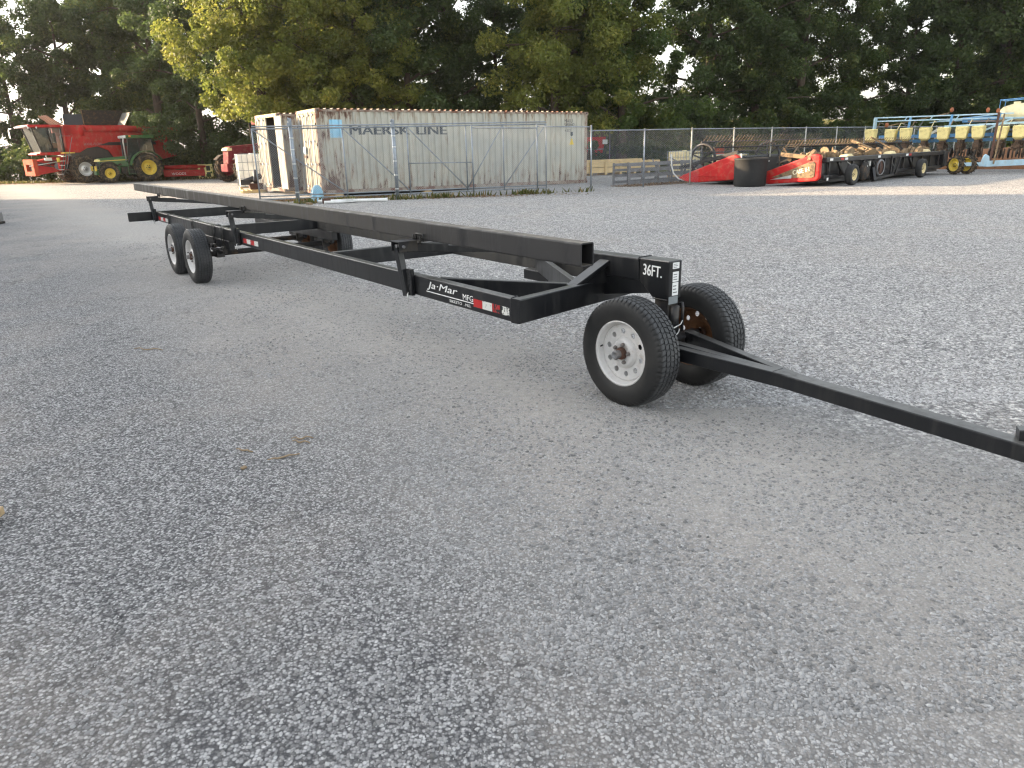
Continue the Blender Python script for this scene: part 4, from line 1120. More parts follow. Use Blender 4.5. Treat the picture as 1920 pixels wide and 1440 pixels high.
def crate_load():
    T = thing('hay_pile', 'heap of tan dusty sacks behind the yellow crates', 'pile', (-18.6, 54.2, 0))
    mb = MB().mat('cream')
    for k in range(5): mb.sphere((-.6+.35*k, rnd.uniform(-.2, .2), .4+.25*(k % 3)), .4, .35, .3, 12, 7, .06)
    mb.build('sacks', T)
crate_load()
def pallet_junk():
    T = thing('wooden_pallet', 'yellow wooden pallet standing in front of the white cage tank', 'pallet', (-10.9, 32.9, 0), R(25))
    for k in range(3):
        mb = MB().mat('grain_yellow'); mb.box(-.5, .5, -.5+.42*k, -.42+.42*k, 0, .1); mb.build('bearer', T)
    for k in range(6):
        mb = MB().mat('grain_yellow'); mb.box(-.5+.18*k, -.4+.18*k, -.5, .5, .1, .125); mb.build('slat', T)
    E = thing('engine_block', 'black machine part lying on the yellow pallet', 'machine part', (-10.8, 32.9, .125), R(25))
    mb = MB().mat('rust'); mb.box(-.25, .4, -.2, .25, 0, .25); mb.build('base', E, bevel=.03)
    mb = MB().mat('black_steel'); mb.tube([(-.5, 0, .3), (.3, .1, .55)], .12, 10); mb.tube([(0, -.2, .3), (.1, .3, .75)], .1, 10); mb.box(-.6, -.2, -.15, .15, .2, .42); mb.build('housing', E, bevel=.02)
pallet_junk()

# ------------------------------------------------------------------ things by the gate
def small_things():
    T = thing('bucket', 'pale blue plastic bucket turned upside down behind the left gate post', 'bucket', (-6.5, 26.15, 0))
    mb = MB().mat('pale_blue'); mb.lathe([(0, .2), (.03, .215), (.3, .19), (.34, .18), (.44, .15), (.52, .08), (.53, 0)], 24, axis='Z'); mb.build('shell', T)
    mb = MB().mat('pale_blue'); mb.tube([(-.2, 0, .05), (-.24, -.05, .2), (-.16, 0, .42)], .012, 6); mb.build('handle', T)
    T = thing('plastic_pipe', 'long white plastic pipe lying on the gravel in front of the gate', 'pipe', (0, 0, 0))
    mb = MB().mat('pvc'); mb.tube([(-6.2, 24.95, .055), (-3.95, 25.1, .055)], .055, 14); mb.build('pipe', T)
    T = thing('plastic_pipe', 'short broken white gutter piece lying in front of the long pipe', 'pipe', (0, 0, 0))
    mb = MB().mat('pvc'); mb.tube([(-5.9, 24.5, .05), (-5.05, 24.85, .05)], .05, 12); mb.box(-5.4, -5.0, 24.72, 24.95, .03, .12, None); mb.build('pipe', T)
    T = thing('broken_brick', 'broken reddish block lying across the white pipe', 'brick', (-5.9, 24.78, 0), R(20))
    mb = MB().mat('rust'); mb.box(-.12, .14, -.08, .08, 0, .16); mb.box(.1, .4, -.03, .05, 0, .06); mb.build('block', T, bevel=.02)
    # grey block and timber at the left edge of the picture
    T = thing('metal_box', 'grey metal corner of a box standing at the left edge of the yard', 'box', (-13.75, 20.0, 0), R(10))
    mb = MB().mat('steel_grey'); mb.box(-.4, .3, -.25, .25, 0, .3); mb.mat('dark_part'); mb.box(-.42, .32, -.27, .27, 0, .06); mb.build('body', T, bevel=.02)
    T = thing('wooden_board', 'tan wooden board end on the pavement at the left edge', 'board', (-2.67, 3.1, 0), R(6))
    mb = MB().mat('lumber'); mb.box(-.5, .22, -.08, .1, .02, .06); mb.build('plank', T, bevel=.004)
    mb = MB().mat('lumber'); mb.box(-.5, .215, -.075, -.04, 0, .02); mb.build('batten', T)
    # dry stalks
    for (x, y, a, ln, bent), lab in (((-3.22, 6.37, -12, .3, .02), 'long dry corn stalk lying alone on the left of the gravel'),
                            ((-1.56, 3.97, -22, .12, 0), 'short grey dry stalk, leftmost of the small cluster'),
                            ((-1.26, 4.08, -14, .12, .01), 'brown dry stalk lying topmost in the small cluster'),
                            ((-1.3, 3.86, 28, .18, 0), 'thin straight straw below the brown stalk'),
                            ((-1.48, 3.72, 50, .035, 0), 'small curled brown leaf scrap below the stalks'),
                            ((-1.27, 4.14, 8, .13, .015), 'thin frayed straw just above the brown stalk')):
        o = MB().mat('straw'); c, s_ = math.cos(R(a)), math.sin(R(a)); n = 7; P = []; Q = []
        for k in range(n):
            t = (k/(n-1)-.5)*ln; b = bent*math.sin(k*1.7)
            P.append((t*c-b*s_, t*s_+b*c, .008+.004*math.sin(k*2)))
        w_ = .0048 if ln > .05 else .009
        o.tube(P, [w_*(.5+.6*math.sin(math.pi*(k+.5)/n)) for k in range(n)], 6)
        q = o.build('dry_stalk'); q.location = (x, y, 0); tag(q, lab, 'stalk', 'dry stalks on the gravel')
small_things()

# ------------------------------------------------------------------ boards, rack, wagon
def build_rack():
    a = Vector((4.95, 30.9, 0)); b = Vector((9.0, 33.9, 0)); d = b-a; Ln = d.length; rz = math.atan2(d.y, d.x)
    T = thing('steel_rack', 'grey welded steel rack frame lying behind the fence beside the red header', 'rack', tuple(a), rz)
    for y in (0, .9):
        for z in (.05, .3, .52, .74):
            mb = MB().mat('steel_grey'); mb.box(0, Ln, y-.03, y+.03, z, z+.1); mb.build('rail', T)
        for k in range(7):
            mb = MB().mat('steel_grey'); x = Ln*k/6; mb.box(x-.04, x+.04, y-.0295, y+.0295, .0, .86); mb.build('upright', T)
    for k in range(7):
        mb = MB().mat('steel_grey'); x = Ln*k/6; mb.box(x-.03, x+.03, .03, .87, .75, .82); mb.build('cross_bar', T)
    mb = MB().mat('steel_grey'); mb.bar((1.6, .2, .86), (2.2, .8, .95), .04, .04); mb.bar((2.9, .1, .86), (3.3, .8, .98), .04, .04); mb.build('loose_bar', T)
build_rack()
def build_boards():
    a = Vector((4.4, 41.2, 0)); rz = R(30)
    T = thing('form_panel_stack', 'low stack of long yellow lumber form panels beyond the fence', 'lumber stack', tuple(a), rz)
    for row, (z, x0, x1) in enumerate(((.12, -1.2, 4.9), (.42, -1.2, 4.9), (.7, -1.2, 3.6))):
        h = .3 if row < 2 else .13
        mb = MB().mat('grain_yellow'); mb.box(x0, x1, -.1, .1, z, z+h-.03); mb.build('board', T)
        mb = MB().mat('grain_yellow'); mb.box(x0, x1, .3, .5, z, z+h-.03); mb.build('board', T)
    for k in range(6):
        mb = MB().mat('grain_yellow'); x = -1.0+1.0*k; mb.box(x, x+.14, -.16, -.102, .02, .72); mb.build('stake', T)
        mb = MB().mat('lumber'); mb.box(x, x+.12, -.1, .55, 0, .115); mb.build('support_block', T)
    T = thing('grain_wagon', 'bright red wagon box with rusty top edge beyond the fence beside the container', 'wagon', (4.3, 45.5, 0), R(20))
    mb = MB().mat('header_red'); mb.hexa([(-3, -.8, .7), (1.0, -.8, .7), (1.0, .9, .7), (-3, .9, .7)], [(-3, -1.0, 2.0), (1.25, -1.0, 2.0), (1.25, 1.1, 2.0), (-3, 1.1, 2.0)]); mb.build('box', T, bevel=.02)
    mb = MB().mat('rust'); mb.hexa([(-3, -1.02, 2.0), (1.27, -1.02, 2.0), (1.27, 1.12, 2.0), (-3, 1.12, 2.0)], [(-3, -1.05, 2.3), (1.4, -1.05, 2.38), (1.4, 1.15, 2.38), (-3, 1.15, 2.3)]); mb.build('top_board', T)
    mb = MB().mat('steel_grey'); mb.bar((1.45, -1.06, .2), (1.45, -1.06, 2.4), .05, .05); mb.box(-3, 1.12, -1.0, -.93, 1.3, 1.36); mb.mat('decal_white'); mb.box(1.0, 1.3, -1.06, -1.03, 1.6, 1.85); mb.build('end_frame', T)
    for x in (-2.3, .2): simple_wheel(T, TR(x, -.9, .4, math.pi), .4, .25, .2, 'dark_part', tyremat='rubber', nseg=24)
    T = thing('scrap_heap', 'dark heap of rusty scrap and brush lying beyond the yellow lumber', 'heap', (9.2, 46.0, 0))
    mb = MB().mat('soil_part')
    for k in range(22):
        x = rnd.uniform(-4, 4); mb.bar((x, rnd.uniform(-.6, .6), rnd.uniform(.1, .7)), (x+rnd.uniform(-1.2, 1.2), rnd.uniform(-.6, .6), rnd.uniform(.2, 1.2)), .08, .1)
    mb.build('scrap', T); mb = MB().mat('faded_red'); mb.box(3.2, 3.7, -.3, .3, .3, 1.2); mb.build('rusty_sheet', T)
build_boards()

# ------------------------------------------------------------------ combine heads on the right
HA = math.atan2(.65, .76)
def shield(T, matn, decal):
    """divider shield at the header's end; x along the header, y forward, near face at x=0"""
    pts = [(2.65, .14), (2.72, .24), (2.5, .36), (.42, 1.06), (.16, 1.12), (.0, 1.06), (-.02, .3), (.1, .2), (1.9, .06)]
    mb = MB().mat(matn); mb.prism([(y, z) for y, z in pts], -.09, .1, 'X'); o = mb.build('end_shield', T, bevel=.045)
    inner = [(1.8, .3), (.42, .82), (.2, .86), (.14, .8), (.14, .36), (.24, .3)]
    mb = MB().mat('dusty_part' if decal else matn); mb.prism(inner, -.112, -.085, 'X'); mb.build('shield_panel', T, bevel=.012)
    mb = MB().mat('black_steel'); mb.bar((.0, 2.2, .14), (.0, 2.7, .12), .05, .06); mb.build('divider_point', T)
    mb = MB().mat('bright_steel' if not decal else 'white_paint'); mb.tube([(-.05, 2.45, .14), (-.1, 2.7, .2), (-.12, 2.95, .42), (-.12, 3.05, .7), (-.12, 3.1, 1.15)], .028, 8); mb.build('crop_rod', T)
def reel(T, L0, L1, yc, zc, rr, matn, tine='dusty_part', n=6, rot=.3, rim=.03):
    for xe in (L0, (L0+L1)/2, L1):
        mb = MB().mat(matn)
        ring = [(xe, yc+rr*.85*math.cos(2*math.pi*k/24), zc+rr*.85*math.sin(2*math.pi*k/24)) for k in range(25)]
        mb.tube(ring, rim, 6)
        for k in range(n):
            a = rot+2*math.pi*k/n; mb.bar((xe, yc, zc), (xe, yc+rr*math.cos(a), zc+rr*math.sin(a)), .02, .06)
        mb.tube([(xe-.05, yc, zc), (xe+.05, yc, zc)], .1, 10); mb.build('reel_wheel', T)
    mb = MB().mat(matn); mb.tube([(L0, yc, zc), (L1, yc, zc)], .07, 10); mb.build('reel_shaft', T)
    for k in range(n):
        a = rot+2*math.pi*k/n; y, z = yc+rr*math.cos(a), zc+rr*math.sin(a)
        if z < .12: continue
        mb = MB().mat(matn); mb.tube([(L0, y, z), (L1, y, z)], .028, 6); mb.build('reel_bar', T)
        mb = MB().mat(tine); x = L0+.1
        while x < L1:
            mb.tube([(x, y, z), (x+.05, y-.08*math.cos(a)-.05, z+.1), (x+.12, y-.12, z+.24)] if z > zc else [(x, y, z), (x+.03, y+.04, z-.2)], .009, 4, caps=False); x += .24
        mb.build('tine_row', T)
def build_heads():
    T = thing('combine_header', 'combine header with plain red end shield and black reel wheel, left of the black tank', 'combine header', (8.8, 29.05, 0), HA)
    shield(T, 'header_red', False)
    reel(T, .15, 9.6, 1.75, .95, .66, 'black_steel', 'dusty_part', 6, .35, .06)
    mb = MB().mat('black_steel'); mb.box(.12, 9.8, .0, .12, .25, .98); mb.box(.12, 9.8, .0, 1.9, .1, .2); mb.build('back_sheet', T)
    mb = MB().mat('black_steel'); mb.tube([(.1, .75, .5), (9.8, .75, .5)], .26, 14)
    mb.build('cross_auger', T)
    for x in (-.1, 9.7):
        mb = MB().mat('black_steel'); mb.bar((x+.1, 2.75, .62), (x+.1, .1, 1.2), .08, .12); mb.build('reel_arm', T)
    # black tank between the two heads
    B = thing('poly_tank', 'big black open-topped plastic drum between the two red header shields', 'drum', (9.0, 28.3, 0), HA)
    mb = MB().mat('rubber'); mb.lathe([(.0, 0), (.0, .54), (.05, .575), (.5, .58), (.92, .585), (.95, .61), (1.0, .61), (1.0, .57), (.5, .56)], 32, axis='Z'); mb.build('shell', B)
    mb = MB().mat('decal_white'); mb.box(.2, .42, -.6, -.585, .86, .9, Matrix.Rotation(.4, 4, 'Z')); mb.build('tag', B)
    # second head
    T = thing('combine_header', 'long black combine header with pale lettered red end shield and two white wheels', 'combine header', (10.95, 26.75, 0), HA)
    shield(T, 'header_red', True)
    text_obj('lettering', text_mesh('CASE IH', .2, width=.62, bold=.008, height=.15), 'letter_pale', T, FACE((-.115, .95, .4), (0, -1, .22), (0, 0, 1)))
    mb = MB().mat('bright_steel'); mb.prism([(1.85, .22), (1.0, .4), (1.0, .28)], -.114, -.1115, 'X'); mb.build('shield_decal', T)
    Lh = 10.6
    mb = MB().mat('black_steel'); mb.box(.12, Lh, .02, .1, .22, .95); mb.box(.12, Lh, .1, 1.8, .12, .2); mb.build('back_sheet', T)
    mb = MB().mat('black_steel'); mb.bar((.12, -.06, .9), (Lh, -.06, .9), .16, .16, r=.02); mb.bar((.12, -.04, .32), (Lh, -.04, .32), .12, .12, r=.02)
    mb.build('frame_beam', T)
    for k in range(12):
        mb = MB().mat('black_steel'); x = .5+k*.88; mb.bar((x, -.05, .34), (x, -.05, .86), .06, .1); mb.build('frame_rib', T)
    for x, m_ in ((.35, 'decal_white'), (1.15, 'tape_red'), (1.45, 'decal_white'), (4.1, 'decal_white'), (6.6, 'decal_white'), (6.9, 'tape_red')):
        mb = MB().mat(m_); mb.box(x, x+.22, -.146, -.1415, .87, .95); mb.build('sticker', T)
    mb = MB().mat('dark_part'); mb.tube([(.3, .8, .5), (Lh-.2, .8, .5)], .24, 14)
    for k in range(40):
        x = .4+k*.25; ring = [(x+.25*q/8, .8+.32*math.cos(math.pi*q/4), .5+.32*math.sin(math.pi*q/4)) for q in range(9)]
        mb.tube(ring, .012, 4, caps=False)
    mb.build('cross_auger', T)
    # dusty mechanism on top
    mb = MB().mat('dusty_part')
    for k in range(60):
        x = rnd.uniform(.1, Lh-.6); y = rnd.uniform(.1, 1.1); z = rnd.uniform(.95, 1.15)
        ty = k % 4
        if ty == 0: w1 = rnd.uniform(.12, .35); h1 = rnd.uniform(.08, .25); mb.prism([(x-w1, z-.1), (x+w1, z-.1), (x+w1*.8, z+h1*.5), (x+w1*.2, z+h1), (x-w1*.7, z+h1*.3)], y, y+.12)
        elif ty == 1: mb.tube([(x, y, z), (x+rnd.uniform(-.5, .5), y+.2, z+rnd.uniform(-.1, .25)), (x+rnd.uniform(.1, .8), y+.3, z)], .03, 6)
        elif ty == 2: mb.bar((x, y, z-.1), (x+rnd.uniform(.2, .9), y-.1, z+rnd.uniform(-.05, .25)), .06, .09)
        else: mb.lathe([(0, .0), (0, .2), (.05, .2), (.05, 0)], 14, TR(x, y, z, rnd.uniform(0, 3)), smooth=False)
    tag(mb.build('linkage', T), kind='stuff')
    mb = MB().mat('cream')
    for x, z in ((2.2, .96), (5.8, .98), (9.2, .97)): mb.hexa([(x-.3, .0, z-.03), (x+.3, .0, z-.03), (x+.3, .35, z-.03), (x-.3, .35, z-.03)], [(x-.2, .05, z+.07), (x+.12, .05, z+.1), (x+.12, .3, z+.1), (x-.2, .3, z+.07)])
    mb.build('shield_cap', T)
    reel(T, .5, Lh-.3, 1.45, .95, .5, 'dark_part', 'dusty_part', 5, .9, .018)
    mb = MB().mat('dusty_part'); mb.bar((.3, .2, .95), (.3, 1.7, 1.1), .1, .14); mb.bar((5.0, .1, 1.0), (5.5, 1.6, 1.5), .08, .1); mb.tube([(5.6, .9, 1.62), (5.9, .8, 1.5), (6.1, .3, 1.2), (6.0, .1, .9)], .03, 8); mb.build('reel_arm', T)
    # drive side: discs, belts, stand
    mb = MB().mat('dark_part'); mb.lathe([(-.06, 0), (-.06, .3), (.0, .34), (.05, .34), (.05, 0)], 28, TR(2.95, -.2, .42)); mb.build('gearbox_cover', T)
    mb = MB().mat('rust'); mb.lathe([(-.02, 0), (-.02, .27), (.03, .3), (.05, .3), (.05, .26), (.0, .2), (0, 0)], 28, TR(4.35, -.14, .5)); mb.mat('steel_grey'); mb.lathe([(-.03, .25), (-.045, .29), (.02, .31)], 28, TR(4.35, -.16, .5)); mb.build('drive_disc', T)
    mb = MB().mat('black_steel')
    for k in range(9):
        x = rnd.uniform(3.2, 6.6); mb.tube([(x, -.12, .2), (x+rnd.uniform(-.2, .2), -.2, .5), (x+rnd.uniform(-.3, .3), -.12, .85)], .02, 6)
    mb.bar((3.6, -.2, .1), (5.3, -.25, .2), .08, .08); mb.bar((5.2, -.2, .15), (5.2, -.2, .9), .06, .08); mb.bar((5.6, -.2, .2), (6.0, -.2, .85), .05, .05); mb.bar((3.6, -.3, .05), (3.7, -.15, .5), .1, .2)
    mb.build('stand_and_hoses', T)
    mb = MB().mat('bright_steel'); mb.tube([(2.9, -.16, .75), (3.05, -.24, .6), (3.0, -.2, .5)], .035, 8); mb.box(3.3, 3.42, -.2, -.15, .6, .78); mb.tube([(1.6, -.16, .8), (1.8, -.2, .7), (2.0, -.16, .66)], .012, 6); mb.build('hose', T)
    mb = MB().mat('white_paint'); mb.box(.3, .42, -.115, -.11, .2, .3); mb.build('tag', T)
    for x in (1.35, 7.35): simple_wheel(T, TR(x, -.5, .37, math.pi), .37, .24, .2, 'cream', tyremat='rubber', nseg=32)
    for x in (1.35, 7.35):
        mb = MB().mat('black_steel'); mb.bar((x, -.5, .37), (x, -.1, .37), .08, .08); mb.bar((x, -.15, .37), (x-.3, -.1, .8), .08, .08); mb.build('wheel_arm', T)
    mb = MB().mat('black_steel'); mb.hexa([(Lh-.1, -.2, .3), (Lh+.3, -.2, .35), (Lh+.3, 2.2, .1), (Lh-.1, 2.2, .1)], [(Lh-.1, -.2, 1.0), (Lh+.3, -.2, .95), (Lh+.3, 1.4, .6), (Lh-.1, 1.4, .6)]); mb.build('end_shield', T, bevel=.05)
build_heads()

# ------------------------------------------------------------------ planter
def build_planter():
    P0 = Vector((18.0, 38.0, 0)); d = Vector((.57, -.5, 0)); st = d.length; rz = math.atan2(d.y, d.x)
    T = thing('row_planter', 'blue framed row crop planter with pale yellow seed boxes and folded marker arms', 'planter', tuple(P0), rz)
    n = 16; Ln = n*st
    z0 = 1.5
    mb = MB().mat('blue_paint'); mb.bar((-.3, .35, z0-.12), (Ln, .35, z0-.12), .14, .14); mb.build('toolbar', T)
    mb = MB().mat('blue_paint'); mb.bar((-.1, 1.3, z0+.1), (Ln, 1.3, z0+.1), .15, .15); mb.build('rear_toolbar', T)
    for k in range(n):
        x = k*st
        b = group_empty('row_unit', T, TR(x, rnd.uniform(-.03, .03), rnd.uniform(-.025, .025), R(rnd.uniform(-4, 4)), 0, R(rnd.uniform(-3, 3))))
        mb = MB().mat('pale_yellow')
        mb.hexa([(-.21, -.36, z0-.04), (.21, -.36, z0-.04), (.21, .0, z0-.04), (-.21, .0, z0-.04)], [(-.245, -.42, z0+.4), (.245, -.42, z0+.4), (.245, .05, z0+.4), (-.245, .05, z0+.4)])
        mb.hexa([(-.25, -.43, z0+.4), (.25, -.43, z0+.4), (.25, .06, z0+.4), (-.25, .06, z0+.4)], [(-.23, -.4, z0+.47), (.23, -.4, z0+.47), (.23, .03, z0+.47), (-.23, .03, z0+.47)])
        mb.hexa([(-.06, -.2, z0-.16), (.06, -.2, z0-.16), (.06, -.08, z0-.16), (-.06, -.08, z0-.16)], [(-.2, -.34, z0-.04), (.2, -.34, z0-.04), (.2, 0, z0-.04), (-.2, 0, z0-.04)])
        mb.build('seed_box', b, bevel=.025)
        mb = MB().mat('soil_part')
        mb.box(-.1, .1, -.35, .25, z0-.5, z0-.12); mb.box(-.2, .2, -.1, .2, z0-.45, z0-.25); mb.bar((0, .3, z0-.1), (0, -.5, z0-.5), .1, .1)
        for q in range(12): mb.tube([(rnd.uniform(-.25, .25), rnd.uniform(-.5, .2), rnd.uniform(z0-.75, z0-.1)), (rnd.uniform(-.18, .18), rnd.uniform(-.5, .2), rnd.uniform(z0-.75, z0-.1))], rnd.uniform(.02, .045), 6)
        mb.box(-.12, .12, -.45, -.25, z0-.6, z0-.3)
        mb.build('row_frame', b)
        for s, y in ((.13, -.25), (-.13, -.2), (.08, -.75), (.27, -.35), (-.27, -.3)):
            mb = MB().mat('dark_part' if s < .1 else 'soil_part'); r = .22 if y > -.5 else .17
            mb.lathe([(-.02, 0), (-.03, r*.5), (-.02, r), (.02, r), (.03, r*.5), (.02, 0)], 16, TR(s, y, z0-.68, R(90+rnd.uniform(-8, 8)))); mb.build('disc', b)
        mb = MB().mat('cream' if k % 2 else 'dusty_part'); mb.tube([(.1, .1, z0+.3), (.22, .3, z0+.75), (.2, .9, z0+.7)], .02, 6); mb.build('seed_tube', b)
    # wheels and low frame
    W = simple_wheel(T, TR(4.35, -3.1, .4, R(-33)+math.pi), .4, .3, .26, 'yellow_paint', 16, nseg=36)
    simple_wheel(T, TR(4.75, -2.75, .4, R(-33)+math.pi), .4, .3, .26, 'yellow_paint', 16, nseg=36)
    mb = MB().mat('light_blue'); a = Vector((4.5, -3.3, .42)); b = a+Vector((math.cos(R(33)), math.sin(R(33)), 0))*1.1
    b = a + (Matrix.Rotation(-rz, 3, 'Z') @ Vector((1.1, 0, 0)))
    mb.bar(a, b, .14, .15, r=.01); c = a + (Matrix.Rotation(-rz, 3, 'Z') @ Vector((4.2, .2, .05))); mb.bar(b, c, .16, .24, r=.01); mb.build('wheel_beam', T)
    dd = Matrix.Rotation(-rz, 3, 'Z')
    mb = MB().mat('light_blue'); q = [dd @ Vector(v) for v in ((.85, -.05, .0), (1.3, -.05, .0), (1.2, -.05, .42), (1.05, -.05, .5), (.98, -.05, .42))]
    base = Vector((4.5, -3.3, .32)); vs = [base+v for v in q]+[base+v+dd @ Vector((0, .06, 0)) for v in q]
    mb.add(vs, [(0, 1, 2, 3, 4), (9, 8, 7, 6, 5)]+[(i, 5+i, 5+(i+1) % 5, (i+1) % 5) for i in range(5)]); mb.build('lift_bracket', T)
    # tall folded marker arm
    mb = MB().mat('rust'); e = base+dd @ Vector((1.3, 0, .1)); f = base+dd @ Vector((1.6, .4, 2.15))
    mb.bar(e, f, .09, .09); mb.mat('dusty_part'); mb.bar(e+Vector((.14, 0, 0)), f+Vector((.2, 0, -.05)), .05, .07); mb.build('marker_mast', T)
    # upper trusses
    def strut(p, q, w=.07, m='light_blue', nm='truss_bar'):
        mb = MB().mat(m); mb.bar(p, q, w, w); mb.build(nm, T)
    zt = 2.5
    strut((-.1, .4, zt), (5.6, .6, zt-.02), .055); strut((-.1, .4, zt-.16), (5.6, .6, zt-.2), .055); strut((.3, .5, zt-.42), (3.0, .8, zt+.1), .05, 'dusty_part')
    strut((-.12, .38, 1.5), (-.1, .4, zt+.02), .12, 'light_blue', 'truss_post')
    for x in (1.2, 2.3, 3.4): strut((x, .45, zt-.16), (x+.1, .5, zt), .04)
    for x in (1.35, 3.1, 5.0): strut((x, .5, 1.45), (x+.1, .5, zt+.02), .09, 'blue_paint', 'truss_post')
    strut((2.6, .9, 2.25), (8, .9, 2.3), .07, 'light_blue'); strut((3.0, .2, 2.0), (7.6, .2, 2.1), .08, 'light_blue'); strut((2.9, .2, 1.95), (2.5, .0, 1.7), .1, 'white_paint')
    strut((3.9, .3, 2.2), (8.4, .6, 2.1), .05, 'dusty_part'); strut((4.6, .0, 1.75), (5.6, .3, 2.25), .08, 'light_blue'); strut((2.2, .9, 2.2), (5.6, 1.2, 2.55), .05, 'light_blue')
    mb = MB().mat('blue_paint'); mb.box(3.6, 5.0, .7, .8, 2.15, 2.38); mb.build('tool_plate', T, bevel=.01)
    mb = MB().mat('blue_paint'); mb.box(.95, 1.25, .0, .1, 1.5, 1.85); mb.build('seat_plate', T); mb = MB().mat('blue_paint'); mb.box(1.95, 2.25, .0, .1, 1.5, 1.85); mb.build('seat_plate', T)
    for p, q in (((3.1, .5, 2.55), (3.2, .5, 2.9)), ((4.55, .5, 2.5), (4.65, .5, 2.8)), ((4.95, .5, 2.45), (5.05, .5, 2.75)), ((.45, .2, 2.0), (.55, .2, 2.3))):
        mb = MB().mat('marker_rust'); c = (Vector(p)+Vector(q))/2; mb.lathe([(-.03, 0), (-.01, .11), (.01, .11), (.03, 0)], 14, TR(c.x, c.y, c.z, R(60))); mb.build('marker_disc', T)
    # tank and cage
    tc = Vector((5.85, 1.4, 2.42))
    mb = MB().mat('tank_cream'); mb.lathe([(-.95, 0), (-.93, .22), (-.8, .36), (-.45, .47), (.0, .5), (.45, .47), (.8, .36), (.93, .22), (.95, 0)], 28, Matrix.Translation(tc), axis='X')
    for x in (-.6, .1, .55): mb.box(tc.x+x-.12, tc.x+x+.12, tc.y-.35, tc.y+.35, tc.z-.62, tc.z-.3)
    mb.tube([tc+Vector((-.3, 0, .4)), tc+Vector((-.3, 0, .56))], .14, 14); mb.build('liquid_tank', T)
    mb = MB().mat('blue_paint')
    z1, z2 = 1.9, 3.05
    for y in (.7, 2.0):
        mb.tube([(tc.x-.85, y, z1), (tc.x-.85, y, z2), (tc.x+.85, y, z2+.1), (tc.x+.98, y, z2-.0), (tc.x+1.0, y, z1)], .025, 8)
    mb.tube([(tc.x-.85, .7, z2), (tc.x-.85, 2.0, z2)], .025, 8); mb.build('tank_guard', T)
    mb = MB().mat('blue_paint'); mb.box(tc.x-.9, tc.x+1.2, .75, 1.9, 1.74, 1.82); mb.build('tank_platform', T)
    mb = MB().mat('steel_grey')
    for k in range(34): 
        x = rnd.uniform(1, 9); mb.tube([(x, rnd.uniform(.2, .9), rnd.uniform(1.5, 2)), (x+rnd.uniform(-.6, .6), rnd.uniform(.2, .9), rnd.uniform(1.7, 2.3)), (x+rnd.uniform(-.6, 1.2), .5, rnd.uniform(1.5, 2.0))], .02, 6)
    mb.build('hoses', T)
build_planter()
def mulch_pile():
    n = 30; mb = MB().mat('mulch', True); vs = []
    for j in range(n+1):
        for i in range(n+1):
            u, v = i/n, j/n; h = math.sin(math.pi*u)**.7*math.sin(math.pi*v)**.7
            vs.append((-5+10*u, -1.8+3.6*v, -.02+h*(.95+rnd.uniform(-.08, .08))))
    mb.add(vs, [(j*(n+1)+i, j*(n+1)+i+1, (j+1)*(n+1)+i+1, (j+1)*(n+1)+i) for j in range(n) for i in range(n)])
    o = mb.build('mulch_pile'); o.location = (24.5, 38.2, 0); o.rotation_euler = (0, 0, R(-38)); tag(o, 'low orange brown mulch pile under and behind the blue planter', 'mulch pile')
mulch_pile()

# ------------------------------------------------------------------ unseen shed added outside the left edge to cast shadow over the yard
def build_shadow_shed():
    T = thing('shadow_shed', 'tall pale metal shed added out of view on the left to shade the gravel', 'shed', (0, 0, 0))
    a = SUN_AZ.normalized()
    # far corner lies on the shadow line that passes in front of the container
    line0 = Vector((-7.3, 28.0)); far = line0+Vector((a.x, a.y))*29
    x0 = far.x
    mb = MB().mat('shed_metal'); mb.box(x0-14, x0, -40, far.y, 0, 15.0); mb.build('wall', T)
    mb = MB().mat('shed_metal'); mb.prism([(x0-14.5, 15.0), (x0+.5, 15.0), (x0-7, 18.0)], -40.5, far.y+.4); mb.build('roof', T)
build_shadow_shed()

# ------------------------------------------------------------------ trees
def leaf_mesh(name, clumps, per, size, matn, seed, tint_mean=.4):
    """clumps: (x,y,z,r). every clump is a ball of small folded leaves"""
    g = np.random.default_rng(seed); cl = np.array(clumps); n = len(cl)*per
    idx = np.repeat(np.arange(len(cl)), per)
    dirs = g.normal(size=(n, 3)); dirs /= np.linalg.norm(dirs, axis=1)[:, None]
    rad = cl[idx, 3]*g.random(n)**.42
    sq = np.array([1, 1, .75]); c = cl[idx, :3]+dirs*rad[:, None]*sq
    nrm = dirs*.55+g.normal(size=(n, 3))*.6+np.array([0, 0, .45]); nrm /= np.linalg.norm(nrm, axis=1)[:, None]
    t = np.cross(nrm, g.normal(size=(n, 3))); t /= np.linalg.norm(t, axis=1)[:, None]; b = np.cross(nrm, t)
    s = size*(.6+.8*g.random(n))[:, None]
    V = np.empty((n, 4, 3)); V[:, 0] = c-t*s*.6; V[:, 1] = c+b*s*.38+nrm*s*.08; V[:, 2] = c+t*s*.6-nrm*s*.15; V[:, 3] = c-b*s*.38+nrm*s*.08
    me = bpy.data.meshes.new(name); me.vertices.add(n*4); me.vertices.foreach_set('co', V.reshape(-1))
    me.loops.add(n*4); me.loops.foreach_set('vertex_index', np.arange(n*4, dtype=np.int32))
    me.polygons.add(n); me.polygons.foreach_set('loop_start', np.arange(0, n*4, 4, dtype=np.int32)); me.polygons.foreach_set('loop_total', np.full(n, 4, dtype=np.int32))
    me.update(calc_edges=True)
    ct = g.random(len(cl))
    tint = np.clip(tint_mean+(ct[idx]-.5)*.55+g.normal(size=n)*.17, 0, 1)
    at = me.attributes.new('tint', 'FLOAT', 'FACE'); at.data.foreach_set('value', tint.astype(np.float32))
    me.materials.append(MATS[matn]); return me
